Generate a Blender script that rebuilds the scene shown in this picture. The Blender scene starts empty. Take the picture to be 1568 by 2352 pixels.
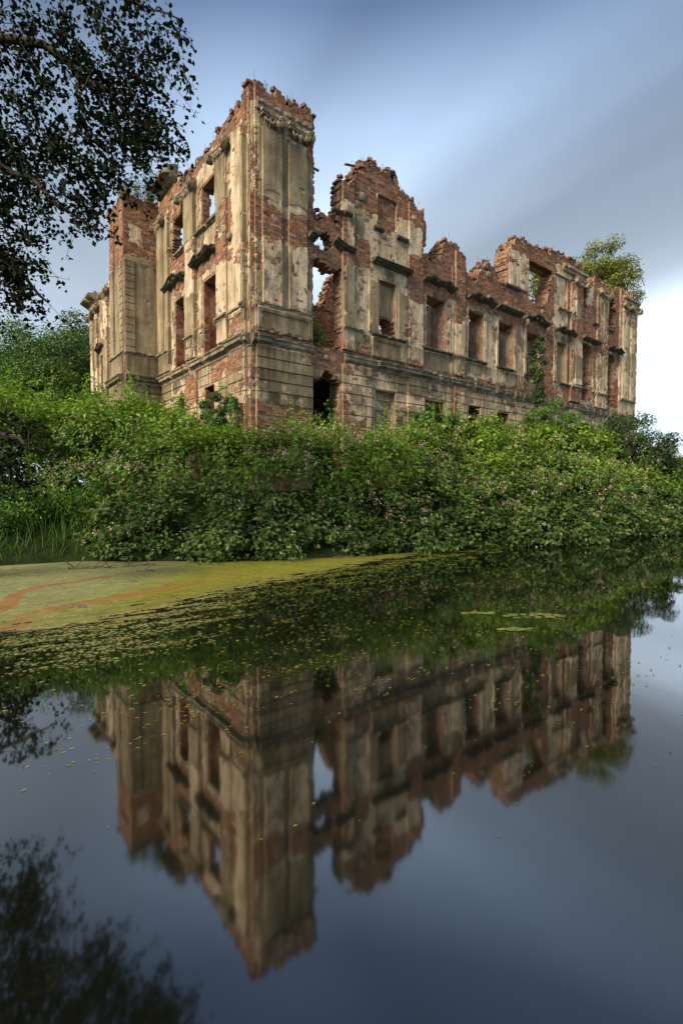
import bpy, math, random
import numpy as np
from mathutils import Vector, Matrix

random.seed(7)
S = bpy.context.scene
COL = S.collection

# ------------------------------------------------------------------ camera
cam_d = bpy.data.cameras.new('camera')
cam = bpy.data.objects.new('camera', cam_d)
COL.objects.link(cam)
cam.location = (0, 0, 1.55)
cam.rotation_euler = (math.radians(90 - 1.968), 0, 0)
cam_d.sensor_fit = 'VERTICAL'
cam_d.sensor_height = 36
cam_d.lens = 36 * 1164 / 2352
cam_d.clip_start = 0.05
cam_d.clip_end = 4000
S.camera = cam

# ------------------------------------------------------------------ sky, sun, exposure
SUN_DIR = Vector((-0.54, -0.64, 0.60)).normalized()
W = bpy.data.worlds.new("World")
S.world = W
W.use_nodes = True
wn, wl = W.node_tree.nodes, W.node_tree.links
wn.clear()
def N(t, **kw):
    n = wn.new(t)
    for k, v in kw.items():
        setattr(n, k, v)
    return n
def wmath(op, a, b=None, c=None):
    n = N('ShaderNodeMath', operation=op)
    for i, v in enumerate((a, b, c)):
        if v is None: continue
        if isinstance(v, (int, float)): n.inputs[i].default_value = v
        else: wl.new(v, n.inputs[i])
    return n.outputs[0]
def wmix(f, a, b):
    n = N('ShaderNodeMix', data_type='RGBA')
    for s, v in ((0, f), (6, a), (7, b)):
        if isinstance(v, (int, float, tuple)): n.inputs[s].default_value = v
        else: wl.new(v, n.inputs[s])
    return n.outputs[2]
def wramp(v, *stops):
    n = N('ShaderNodeValToRGB')
    e = n.color_ramp.elements
    for i, (p, c) in enumerate(stops):
        if i < 2: e[i].position, e[i].color = p, (c, c, c, 1)
        else:
            q = e.new(p); q.color = (c, c, c, 1)
    n.color_ramp.interpolation = 'EASE'
    wl.new(v, n.inputs[0])
    return n.outputs[0]
sky = N('ShaderNodeTexSky', sky_type='NISHITA', sun_disc=False)
sky.sun_elevation = math.asin(SUN_DIR.z)
sky.sun_rotation = math.atan2(SUN_DIR.x, SUN_DIR.y)
sky.dust_density = 1.0
tc = N('ShaderNodeTexCoord')
sep = N('ShaderNodeSeparateXYZ')
wl.new(tc.outputs['Generated'], sep.inputs[0])
zz = wmath('MAXIMUM', sep.outputs[2], 0.0)
den = wmath('ADD', zz, 0.16)
px_ = wmath('DIVIDE', sep.outputs[0], den)
py_ = wmath('DIVIDE', sep.outputs[1], den)
WA = math.radians(-33)                       # the wind drags the clouds along this bearing
along = wmath('ADD', wmath('MULTIPLY', px_, math.sin(WA)), wmath('MULTIPLY', py_, math.cos(WA)))
across = wmath('SUBTRACT', wmath('MULTIPLY', px_, math.cos(WA)), wmath('MULTIPLY', py_, math.sin(WA)))
cmb = N('ShaderNodeCombineXYZ')
wl.new(wmath('MULTIPLY', along, 0.16), cmb.inputs[0])
wl.new(across, cmb.inputs[1])
cmb.inputs[2].default_value = 36.38
n1 = N('ShaderNodeTexNoise'); n1.inputs['Scale'].default_value = 1.15; n1.inputs['Detail'].default_value = 3; n1.inputs['Roughness'].default_value = 0.45
wl.new(cmb.outputs[0], n1.inputs['Vector'])
cmb2 = N('ShaderNodeCombineXYZ')
wl.new(wmath('MULTIPLY', along, 0.22), cmb2.inputs[0])
wl.new(across, cmb2.inputs[1])
cmb2.inputs[2].default_value = 34.13
n2 = N('ShaderNodeTexNoise'); n2.inputs['Scale'].default_value = 0.5; n2.inputs['Detail'].default_value = 1
wl.new(cmb2.outputs[0], n2.inputs['Vector'])
cloud = wramp(n1.outputs['Fac'], (0.34, 0.0), (0.66, 1.0))
thick = wramp(n2.outputs['Fac'], (0.36, 0.0), (0.64, 1.0))
grad = N('ShaderNodeValToRGB')                            # heavy cloud overhead, thinning to a bright horizon
ge = grad.color_ramp.elements
for i_, (p_, c_) in enumerate([(0.0, (4.3, 4.8, 5.4)), (0.16, (3.9, 4.6, 5.6)), (0.34, (4.5, 5.2, 6.0)), (0.47, (4.0, 4.9, 6.0)), (0.575, (2.75, 3.65, 5.0)), (0.68, (0.80, 1.22, 2.1)), (0.80, (0.28, 0.46, 0.9))]):
    q_ = ge[i_] if i_ < 2 else ge.new(p_)
    q_.position = p_; q_.color = tuple(v / 6 for v in c_) + (1,)
wl.new(zz, grad.inputs[0])
mod = wmath('MULTIPLY_ADD', cloud, 1.05, 0.42)
mod = wmath('MULTIPLY', mod, wmath('MULTIPLY_ADD', thick, -0.42, 1.22))
mod = wmix(wramp(zz, (0.0, 0.75), (0.5, 0.0)), wmath('ADD', mod, 0.0), (1.0, 1.0, 1.0, 1))
vs = N('ShaderNodeVectorMath', operation='MULTIPLY'); wl.new(grad.outputs[0], vs.inputs[0]); wl.new(mod, vs.inputs[1])
vs2 = N('ShaderNodeVectorMath', operation='SCALE'); wl.new(vs.outputs[0], vs2.inputs[0]); vs2.inputs['Scale'].default_value = 5.4
skyc = wmix(0.88, sky.outputs[0], vs2.outputs[0])
bg = N('ShaderNodeBackground')
wl.new(skyc, bg.inputs[0])
bg.inputs[1].default_value = 0.05
out = N('ShaderNodeOutputWorld')
wl.new(bg.outputs[0], out.inputs[0])

sun_d = bpy.data.lights.new('sun', 'SUN')
sun_d.energy = 1.5
sun_d.angle = math.radians(20)
sun_d.color = (1.0, 0.83, 0.61)
sun = bpy.data.objects.new('sun', sun_d)
COL.objects.link(sun)
sun.rotation_euler = SUN_DIR.to_track_quat('Z', 'Y').to_euler()

S.view_settings.view_transform = 'Standard'
S.view_settings.look = 'None'
S.view_settings.exposure = 2.35
S.view_settings.gamma = 1
S.view_settings.use_curve_mapping = False
S.render.engine = 'CYCLES'
S.cycles.max_bounces = 6
S.cycles.transparent_max_bounces = 4

# ------------------------------------------------------------------ helpers
rng = np.random.RandomState(11)

def _lat(seed):
    return np.random.RandomState(seed).rand(128, 128)
_L = {}
def vnoise(x, y, seed=0):
    if seed not in _L: _L[seed] = _lat(seed)
    T = _L[seed]
    xi = np.floor(x).astype(int); yi = np.floor(y).astype(int)
    fx = x - xi; fy = y - yi
    fx = fx * fx * (3 - 2 * fx); fy = fy * fy * (3 - 2 * fy)
    a = T[xi % 128, yi % 128]; b = T[(xi + 1) % 128, yi % 128]
    c = T[xi % 128, (yi + 1) % 128]; d = T[(xi + 1) % 128, (yi + 1) % 128]
    return (a * (1 - fx) + b * fx) * (1 - fy) + (c * (1 - fx) + d * fx) * fy
def fbm(x, y, seed=0, o=4, rough=0.5):
    x = np.asarray(x, float); y = np.asarray(y, float)
    s = 0; a = 1; t = 0
    for i in range(o):
        s = s + a * vnoise(x * 2 ** i + 13.1 * i, y * 2 ** i + 7.7 * i, seed + i); t += a; a *= rough
    return s / t

def mk_mesh(name, V, quads=None, tris=None, tint=None, smooth=False):
    """vertices, quads and triangles -> mesh; tint is a colour per vertex"""
    me = bpy.data.meshes.new(name)
    V = np.asarray(V, np.float32)
    me.vertices.add(len(V)); me.vertices.foreach_set('co', V.ravel())
    q = np.zeros((0, 4), np.int32) if quads is None or len(quads) == 0 else np.asarray(quads, np.int32)
    t = np.zeros((0, 3), np.int32) if tris is None or len(tris) == 0 else np.asarray(tris, np.int32)
    loops = np.concatenate([q.ravel(), t.ravel()])
    me.loops.add(len(loops)); me.loops.foreach_set('vertex_index', loops)
    n = len(q) + len(t)
    me.polygons.add(n)
    ls = np.concatenate([np.arange(len(q)) * 4, len(q) * 4 + np.arange(len(t)) * 3]).astype(np.int32)
    me.polygons.foreach_set('loop_start', ls)
    me.polygons.foreach_set('use_smooth', np.full(n, bool(smooth)))
    if tint is not None:
        at = me.attributes.new('tint', 'FLOAT_COLOR', 'POINT')
        c = np.ones((len(V), 4), np.float32); c[:, :tint.shape[1]] = tint
        at.data.foreach_set('color', c.ravel())
    me.update(calc_edges=True)
    return me

def link(name, me, mat=None, parent=None, label=None, cat=None, group=None, kind=None, loc=None):
    o = bpy.data.objects.new(name, me)
    COL.objects.link(o)
    if me is not None and mat is not None and len(me.materials) == 0:
        for m in (mat if isinstance(mat, (list, tuple)) else [mat]): me.materials.append(m)
    if parent is not None: o.parent = parent
    if loc is not None: o.location = loc
    if label: o['label'] = label
    if cat: o['category'] = cat
    if group: o['group'] = group
    if kind: o['kind'] = kind
    return o

class MB:
    """collects geometry of one mesh"""
    def __init__(s): s.V = []; s.Q = []; s.T = []; s.C = []; s.n = 0
    def add(s, V, Q=None, T=None, c=(0.5, 0.5, 0.5)):
        V = np.asarray(V, float).reshape(-1, 3)
        s.V.append(V)
        if Q is not None and len(Q): s.Q.append(np.asarray(Q) + s.n)
        if T is not None and len(T): s.T.append(np.asarray(T) + s.n)
        c = np.asarray(c, float)
        if c.ndim == 1: c = np.tile(c, (len(V), 1))
        s.C.append(c); s.n += len(V)
    def mesh(s, name, smooth=False):
        if not s.V: return mk_mesh(name, np.zeros((0, 3)))
        return mk_mesh(name, np.concatenate(s.V), np.concatenate(s.Q) if s.Q else None,
                       np.concatenate(s.T) if s.T else None, np.concatenate(s.C), smooth)
    def boxes(s, cen, ax, c):
        """cen (n,3), ax (n,3,3) half axis vectors, c (n,3); corners are jittered by the caller through ax"""
        n = len(cen)
        if n == 0: return
        sg = np.array([[-1,-1,-1],[1,-1,-1],[1,1,-1],[-1,1,-1],[-1,-1,1],[1,-1,1],[1,1,1],[-1,1,1]], float)
        V = cen[:, None, :] + np.einsum('ks,nsd->nkd', sg, ax)
        V = V + (rng.rand(n, 8, 3) - 0.5) * 0.006
        f = np.array([[0,3,2,1],[4,5,6,7],[0,1,5,4],[1,2,6,5],[2,3,7,6],[3,0,4,7]])
        Q = (f[None] + (np.arange(n) * 8)[:, None, None]).reshape(-1, 4)
        s.add(V.reshape(-1, 3), Q, None, np.repeat(c, 8, axis=0))
    def box(s, cen, ax, c=(0.5, 0.5, 0.5)):
        s.boxes(np.array([cen], float), np.array([ax], float), np.array([c], float))
    def tube(s, pts, rad, k=6, c=(0.5, 0.5, 0.5), cap=True):
        pts = np.asarray(pts, float); n = len(pts)
        rad = np.broadcast_to(np.asarray(rad, float), (n,))
        tg = np.gradient(pts, axis=0); tg /= np.linalg.norm(tg, axis=1)[:, None] + 1e-9
        up = np.array([0.13, 0.21, 0.97])
        a = np.cross(tg, up); a /= np.linalg.norm(a, axis=1)[:, None] + 1e-9
        b = np.cross(tg, a)
        th = np.arange(k) / k * 2 * np.pi
        V = pts[:, None] + rad[:, None, None] * (np.cos(th)[None, :, None] * a[:, None] + np.sin(th)[None, :, None] * b[:, None])
        Q = []
        for i in range(n - 1):
            for j in range(k):
                Q.append((i * k + j, i * k + (j + 1) % k, (i + 1) * k + (j + 1) % k, (i + 1) * k + j))
        T = []
        if cap:
            for j in range(1, k - 1):
                T.append((0, j + 1, j)); T.append(((n - 1) * k, (n - 1) * k + j, (n - 1) * k + j + 1))
        s.add(V.reshape(-1, 3), Q, T, c)

# ------------------------------------------------------------------ materials
class NT:
    def __init__(s, name):
        s.m = bpy.data.materials.new(name); s.m.use_nodes = True
        s.n, s.l = s.m.node_tree.nodes, s.m.node_tree.links
        s.b = s.n['Principled BSDF']
        s.out = s.n['Material Output']
        s.tc = s.n.new('ShaderNodeNewGeometry')
    def put(s, sock, v):
        if isinstance(v, (int, float)):
            sock.default_value = v
        elif isinstance(v, tuple): sock.default_value = v if len(v) == 4 or sock.type == 'VECTOR' else v + (1,)
        else: s.l.new(v, sock)
    def noise(s, scale, detail=3, rough=0.5, sc=(1, 1, 1), seed=0.0, fac=True, dist=0.0):
        mp = s.n.new('ShaderNodeMapping'); mp.inputs['Scale'].default_value = sc
        mp.inputs['Location'].default_value = (seed, seed * 1.7, seed * 0.3)
        s.l.new(s.tc.outputs['Position'], mp.inputs['Vector'])
        t = s.n.new('ShaderNodeTexNoise')
        t.inputs['Scale'].default_value = scale; t.inputs['Detail'].default_value = detail
        t.inputs['Roughness'].default_value = rough; t.inputs['Distortion'].default_value = dist
        s.l.new(mp.outputs[0], t.inputs['Vector'])
        return t.outputs['Fac' if fac else 'Color']
    def ramp(s, v, *st):
        r = s.n.new('ShaderNodeValToRGB'); e = r.color_ramp.elements
        for i, (p, c) in enumerate(st):
            if not isinstance(c, tuple): c = (c, c, c)
            if i < 2: e[i].position = p; e[i].color = c + (1,)
            else:
                q = e.new(p); q.color = c + (1,)
        s.l.new(v, r.inputs[0]); return r.outputs[0]
    def mix(s, f, a, b, mode='MIX'):
        n = s.n.new('ShaderNodeMix'); n.data_type = 'RGBA'; n.blend_type = mode
        s.put(n.inputs[0], f); s.put(n.inputs[6], a); s.put(n.inputs[7], b)
        return n.outputs[2]
    def math(s, op, a, b=0.0):
        n = s.n.new('ShaderNodeMath'); n.operation = op
        s.put(n.inputs[0], a); s.put(n.inputs[1], b); return n.outputs[0]
    def attr(s, name='tint', o='Color'):
        a = s.n.new('ShaderNodeAttribute'); a.attribute_name = name; return a.outputs[o]
    def bump(s, h, dist=0.02, st=0.6):
        b = s.n.new('ShaderNodeBump'); b.inputs['Strength'].default_value = st; b.inputs['Distance'].default_value = dist
        s.l.new(h, b.inputs['Height']); s.l.new(b.outputs[0], s.b.inputs['Normal'])
    def done(s, col=None, rough=0.9, spec=0.2):
        if col is not None: s.put(s.b.inputs['Base Color'], col)
        s.put(s.b.inputs['Roughness'], rough)
        s.b.inputs['Specular IOR Level'].default_value = spec
        return s.m

def M_brick():
    t = NT('old_brick')
    c = t.attr()
    sm = t.noise(3.2, 4, 0.6, seed=5)
    lime = t.ramp(t.noise(9, 4, 0.65, seed=2), (0.48, 0.0), (0.68, 0.8))
    c = t.mix(t.math('MULTIPLY', lime, t.ramp(sm, (0.4, 0.15), (0.65, 1.0))), c, (0.40, 0.31, 0.22))
    g = t.noise(40, 3, 0.6)
    c = t.mix(0.55, c, t.ramp(g, (0.3, 0.35), (0.7, 1.25)), 'MULTIPLY')
    t.bump(t.noise(30, 4, 0.7), 0.012, 0.7)
    return t.done(c, 0.92, 0.15)
def M_mortar():
    t = NT('lime_mortar')
    c = t.ramp(t.noise(6, 4, 0.6), (0.3, (0.16, 0.115, 0.08)), (0.5, (0.27, 0.20, 0.135)), (0.7, (0.38, 0.30, 0.205)))
    c = t.mix(t.ramp(t.noise(1.1, 4, 0.6, seed=9), (0.42, 0.0), (0.6, 0.75)), c, (0.22, 0.10, 0.06))
    t.bump(t.noise(22, 5, 0.7), 0.03, 0.9)
    return t.done(c, 0.95, 0.1)
def M_under():
    t = NT('rough_lime_plaster')
    c = t.ramp(t.noise(1.6, 5, 0.62, seed=3), (0.28, (0.42, 0.325, 0.21)), (0.5, (0.62, 0.50, 0.34)), (0.72, (0.76, 0.63, 0.44)))
    st = t.ramp(t.noise(5.0, 5, 0.65, (1, 1, 0.14), seed=1), (0.36, 0.45), (0.58, 1.0))
    c = t.mix(0.7, c, st, 'MULTIPLY')
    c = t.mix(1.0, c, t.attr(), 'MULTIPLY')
    red = t.ramp(t.noise(4.5, 5, 0.7, seed=14), (0.60, 0.0), (0.74, 0.6))
    c = t.mix(red, c, (0.34, 0.155, 0.085))
    grit = t.ramp(t.noise(38, 3, 0.75), (0.32, 0.70), (0.6, 1.15))
    c = t.mix(0.8, c, grit, 'MULTIPLY')
    grime = t.ramp(t.noise(2.3, 6, 0.7, (1, 1, .55), seed=21), (0.50, 1.0), (0.62, 0.42))
    c = t.mix(0.5, c, grime, 'MULTIPLY')
    t.bump(t.noise(24, 6, 0.75), 0.05, 1.0)
    return t.done(c, 0.95, 0.1)
def M_finish():
    t = NT('smooth_ochre_render')
    c = t.ramp(t.noise(1.1, 4, 0.6, seed=6), (0.3, (0.19, 0.148, 0.088)), (0.5, (0.30, 0.240, 0.148)), (0.7, (0.40, 0.325, 0.205)))
    st = t.ramp(t.noise(6.0, 5, 0.6, (1, 1, 0.10), seed=4), (0.34, 0.6), (0.58, 1.0))
    c = t.mix(0.8, c, st, 'MULTIPLY')
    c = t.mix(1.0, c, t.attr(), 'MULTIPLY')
    gr = t.ramp(t.noise(16, 4, 0.7, seed=8), (0.35, 0.72), (0.6, 1.08))
    c = t.mix(0.6, c, gr, 'MULTIPLY')
    grime = t.ramp(t.noise(1.9, 6, 0.7, (1, 1, .4), seed=23), (0.45, 1.0), (0.66, 0.5))
    c = t.mix(0.6, c, grime, 'MULTIPLY')
    crack = t.ramp(t.noise(5, 6, 0.6, (1, 1, 1), seed=31, dist=1.2), (0.488, 1.0), (0.5, 0.35), (0.512, 1.0))
    c = t.mix(0.6, c, crack, 'MULTIPLY')
    t.bump(t.noise(12, 5, 0.65), 0.015, 0.7)
    return t.done(c, 0.9, 0.15)
def M_trim():
    t = NT('blackened_stucco_trim')
    c = t.ramp(t.noise(3.5, 5, 0.65, seed=2), (0.3, (0.055, 0.05, 0.036)), (0.5, (0.13, 0.113, 0.078)), (0.70, (0.27, 0.225, 0.15)))
    t.bump(t.noise(25, 5, 0.7), 0.02, 0.7)
    return t.done(c, 0.85, 0.25)
def M_hood():
    t = NT('sooty_hood_stucco')
    c = t.ramp(t.noise(5, 5, 0.65, seed=7), (0.35, (0.028, 0.027, 0.021)), (0.55, (0.07, 0.066, 0.048)), (0.75, (0.17, 0.15, 0.105)))
    t.bump(t.noise(25, 5, 0.7), 0.02, 0.7)
    return t.done(c, 0.75, 0.35)
def M_capital():
    t = NT('weathered_capital_stucco')
    c = t.ramp(t.noise(7, 5, 0.65, seed=7), (0.32, (0.07, 0.058, 0.04)), (0.5, (0.20, 0.165, 0.11)), (0.7, (0.38, 0.31, 0.205)))
    t.bump(t.noise(30, 5, 0.7), 0.015, 0.7)
    return t.done(c, 0.9, 0.2)
def M_stone():
    t = NT('grey_fieldstone')
    c = t.ramp(t.noise(7, 5, 0.6), (0.35, (0.09, 0.08, 0.065)), (0.65, (0.24, 0.215, 0.175)))
    t.bump(t.noise(20, 4, 0.7), 0.02, 0.7)
    return t.done(c, 0.9, 0.2)
def M_maroon():
    t = NT('old_maroon_limewash')
    c = t.ramp(t.noise(2.2, 5, 0.6), (0.35, (0.10, 0.03, 0.02)), (0.52, (0.20, 0.075, 0.05)), (0.7, (0.36, 0.22, 0.15)))
    t.bump(t.noise(20, 5, 0.7), 0.03, 0.8)
    return t.done(c, 0.95, 0.1)
def M_pink():
    t = NT('pinkish_reveal_plaster')
    c = t.ramp(t.noise(3, 5, 0.6, seed=3), (0.3, (0.13, 0.085, 0.055)), (0.6, (0.29, 0.205, 0.14)))
    t.bump(t.noise(22, 5, 0.7), 0.02, 0.7)
    return t.done(c, 0.95, 0.1)
def M_wood(a=(0.045, 0.035, 0.025), b=(0.13, 0.10, 0.07), name='weathered_wood'):
    t = NT(name)
    c = t.ramp(t.noise(9, 4, 0.6, (1, 1, 0.3)), (0.35, a), (0.65, b))
    t.bump(t.noise(40, 3, 0.6, (1, 1, 0.2)), 0.01, 0.6)
    return t.done(c, 0.85, 0.2)
def M_leaf(name, gloss=0.45, trans=0.28, mul=(1, 1, 1)):
    t = NT(name)
    c = t.attr()
    c = t.mix(1.0, c, mul, 'MULTIPLY')
    t.put(t.b.inputs['Base Color'], c); t.b.inputs['Roughness'].default_value = gloss
    t.b.inputs['Specular IOR Level'].default_value = 0.35
    tr = t.n.new('ShaderNodeBsdfTranslucent')
    t.l.new(t.mix(1.0, c, (1.25, 1.75, 0.35), 'MULTIPLY'), tr.inputs[0])
    mx = t.n.new('ShaderNodeMixShader'); mx.inputs[0].default_value = trans
    t.l.new(t.b.outputs[0], mx.inputs[1]); t.l.new(tr.outputs[0], mx.inputs[2])
    t.l.new(mx.outputs[0], t.out.inputs[0])
    return t.m
def M_soil():
    t = NT('bank_soil')
    c = t.ramp(t.noise(1.5, 5, 0.6), (0.35, (0.008, 0.014, 0.004)), (0.6, (0.018, 0.032, 0.008)))
    t.bump(t.noise(8, 5, 0.7), 0.1, 0.8)
    return t.done(c, 0.95, 0.1)
def M_water():
    t = NT('still_dark_water')
    t.put(t.b.inputs['Base Color'], (0.004, 0.005, 0.003, 1))
    t.b.inputs['IOR'].default_value = 2.6
    t.b.inputs['Specular IOR Level'].default_value = 0.5
    r = t.ramp(t.noise(0.35, 2, 0.5, seed=4), (0.4, 0.022), (0.65, 0.05))
    t.put(t.b.inputs['Roughness'], r)
    bp = t.n.new('ShaderNodeBump'); bp.inputs['Strength'].default_value = 0.05; bp.inputs['Distance'].default_value = 0.02
    t.l.new(t.noise(3.0, 2, 0.5, (1, 0.45, 1)), bp.inputs['Height'])
    t.l.new(bp.outputs[0], t.b.inputs['Normal'])
    return t.m
def M_weed():
    t = NT('duckweed_film')
    base = t.attr()
    g = t.ramp(t.noise(45, 3, 0.7), (0.3, 0.55), (0.65, 1.25))
    base = t.mix(0.9, base, g, 'MULTIPLY')
    t.bump(t.noise(60, 3, 0.7), 0.008, 0.7)
    return t.done(base, 0.8, 0.3)
def M_plain(name, c, rough=0.7, spec=0.3):
    t = NT(name)
    cc = t.mix(0.5, c, t.ramp(t.noise(20, 3, 0.6), (0.3, 0.6), (0.7, 1.2)), 'MULTIPLY')
    return t.done(cc, rough, spec)

BR, MO, UN, FI, TR, HO, CA, ST, MA, PI_ = M_brick(), M_mortar(), M_under(), M_finish(), M_trim(), M_hood(), M_capital(), M_stone(), M_maroon(), M_pink()
WOOD = M_wood(); BARK = M_wood((0.02, 0.017, 0.012), (0.07, 0.058, 0.042), 'tree_bark')
LEAF = M_leaf('bramble_leaf'); LEAFD = M_leaf('tree_leaf', 0.5, 0.22); LEAFF = M_leaf('shaded_leaf', 0.8, 0.06)
GRASSM = M_leaf('grass_blade', 0.6, 0.3); LEAFF.node_tree.nodes['Principled BSDF'].inputs['Specular IOR Level'].default_value = 0.05; BLOS = M_leaf('bramble_blossom', 0.8, 0.2)
SOIL, WATER, WEED = M_soil(), M_water(), M_weed()
CABLE = M_plain('rusty_cable', (0.05, 0.02, 0.012)); RED = M_plain('red_litter', (0.45, 0.05, 0.02), 0.5); WHITE = M_plain('white_litter', (0.7, 0.68, 0.62), 0.5)
BLUEB = M_plain('faded_blue_board', (0.07, 0.08, 0.22))

# ------------------------------------------------------------------ plan of the palace
C0 = np.array([-2.83, 16.0, 0.0])
RD = np.array([math.sin(math.radians(51.5)), math.cos(math.radians(51.5)), 0.0])
LD = np.array([-RD[1], RD[0], 0.0])
UP = np.array([0, 0, 1.0])
CS = 0.085                                     # one course of bricks

class Frame:
    """a vertical plane: s runs along it, o out of it"""
    def __init__(f, O, d, n): f.O, f.d, f.n = np.array(O, float), np.array(d, float), np.array(n, float); f.flip = np.dot(np.cross(f.d, UP), f.n) < 0
    def pt(f, s, z, o):
        s, z, o = np.broadcast_arrays(np.asarray(s, float), np.asarray(z, float), np.asarray(o, float))
        return f.O + s[..., None] * f.d + z[..., None] * UP + o[..., None] * f.n
FR = Frame(C0, RD, -LD)
FL = Frame(C0, LD, -RD)

def scan(poly, z):
    xs = []
    for i in range(len(poly)):
        (x0, z0), (x1, z1) = poly[i], poly[(i + 1) % len(poly)]
        if (z0 <= z) != (z1 <= z): xs.append(x0 + (z - z0) / (z1 - z0) * (x1 - x0))
    xs.sort()
    return [(xs[i], xs[i + 1]) for i in range(0, len(xs) - 1, 2)]
def sdf(poly, X, Z):
    """signed distance, positive inside"""
    d = np.full(X.shape, 1e9); ins = np.zeros(X.shape, bool)
    for i in range(len(poly)):
        (x0, z0), (x1, z1) = poly[i], poly[(i + 1) % len(poly)]
        ex, ez = x1 - x0, z1 - z0
        t = np.clip(((X - x0) * ex + (Z - z0) * ez) / (ex * ex + ez * ez + 1e-12), 0, 1)
        d = np.minimum(d, np.hypot(X - x0 - t * ex, Z - z0 - t * ez))
        c = (z0 <= Z) != (z1 <= Z)
        with np.errstate(divide='ignore', invalid='ignore'):
            ins ^= c & (X < x0 + (Z - z0) / (z1 - z0 if z1 != z0 else 1e-9) * ex)
    return np.where(ins, d, -d)
def rect(u0, u1, z0, z1): return [(u0, z0), (u1, z0), (u1, z1), (u0, z1)]
def soft(X, Z, r, w, fe=0.22):
    u0, u1, z0, z1 = r
    d = np.minimum(np.minimum(X - u0, u1 - X), np.minimum(Z - z0, z1 - Z))
    return w * np.clip(d / fe + 0.5, 0, 1)

def brick_tint(n, dark=0.0):
    base = np.array([[0.29, 0.125, 0.066], [0.35, 0.145, 0.070], [0.25, 0.112, 0.066], [0.38, 0.205, 0.115], [0.20, 0.100, 0.066], [0.14, 0.100, 0.078]])
    k = rng.choice(6, n, p=[0.27, 0.23, 0.18, 0.12, 0.12, 0.08])
    c = base[k] * (0.75 + 0.5 * rng.rand(n, 1))
    dk = np.broadcast_to(np.asarray(dark, float), (n,))[:, None]
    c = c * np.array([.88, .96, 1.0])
    return c * (1 - 0.72 * dk) + np.array([0.035, 0.026, 0.02]) * 0.72 * dk

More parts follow.
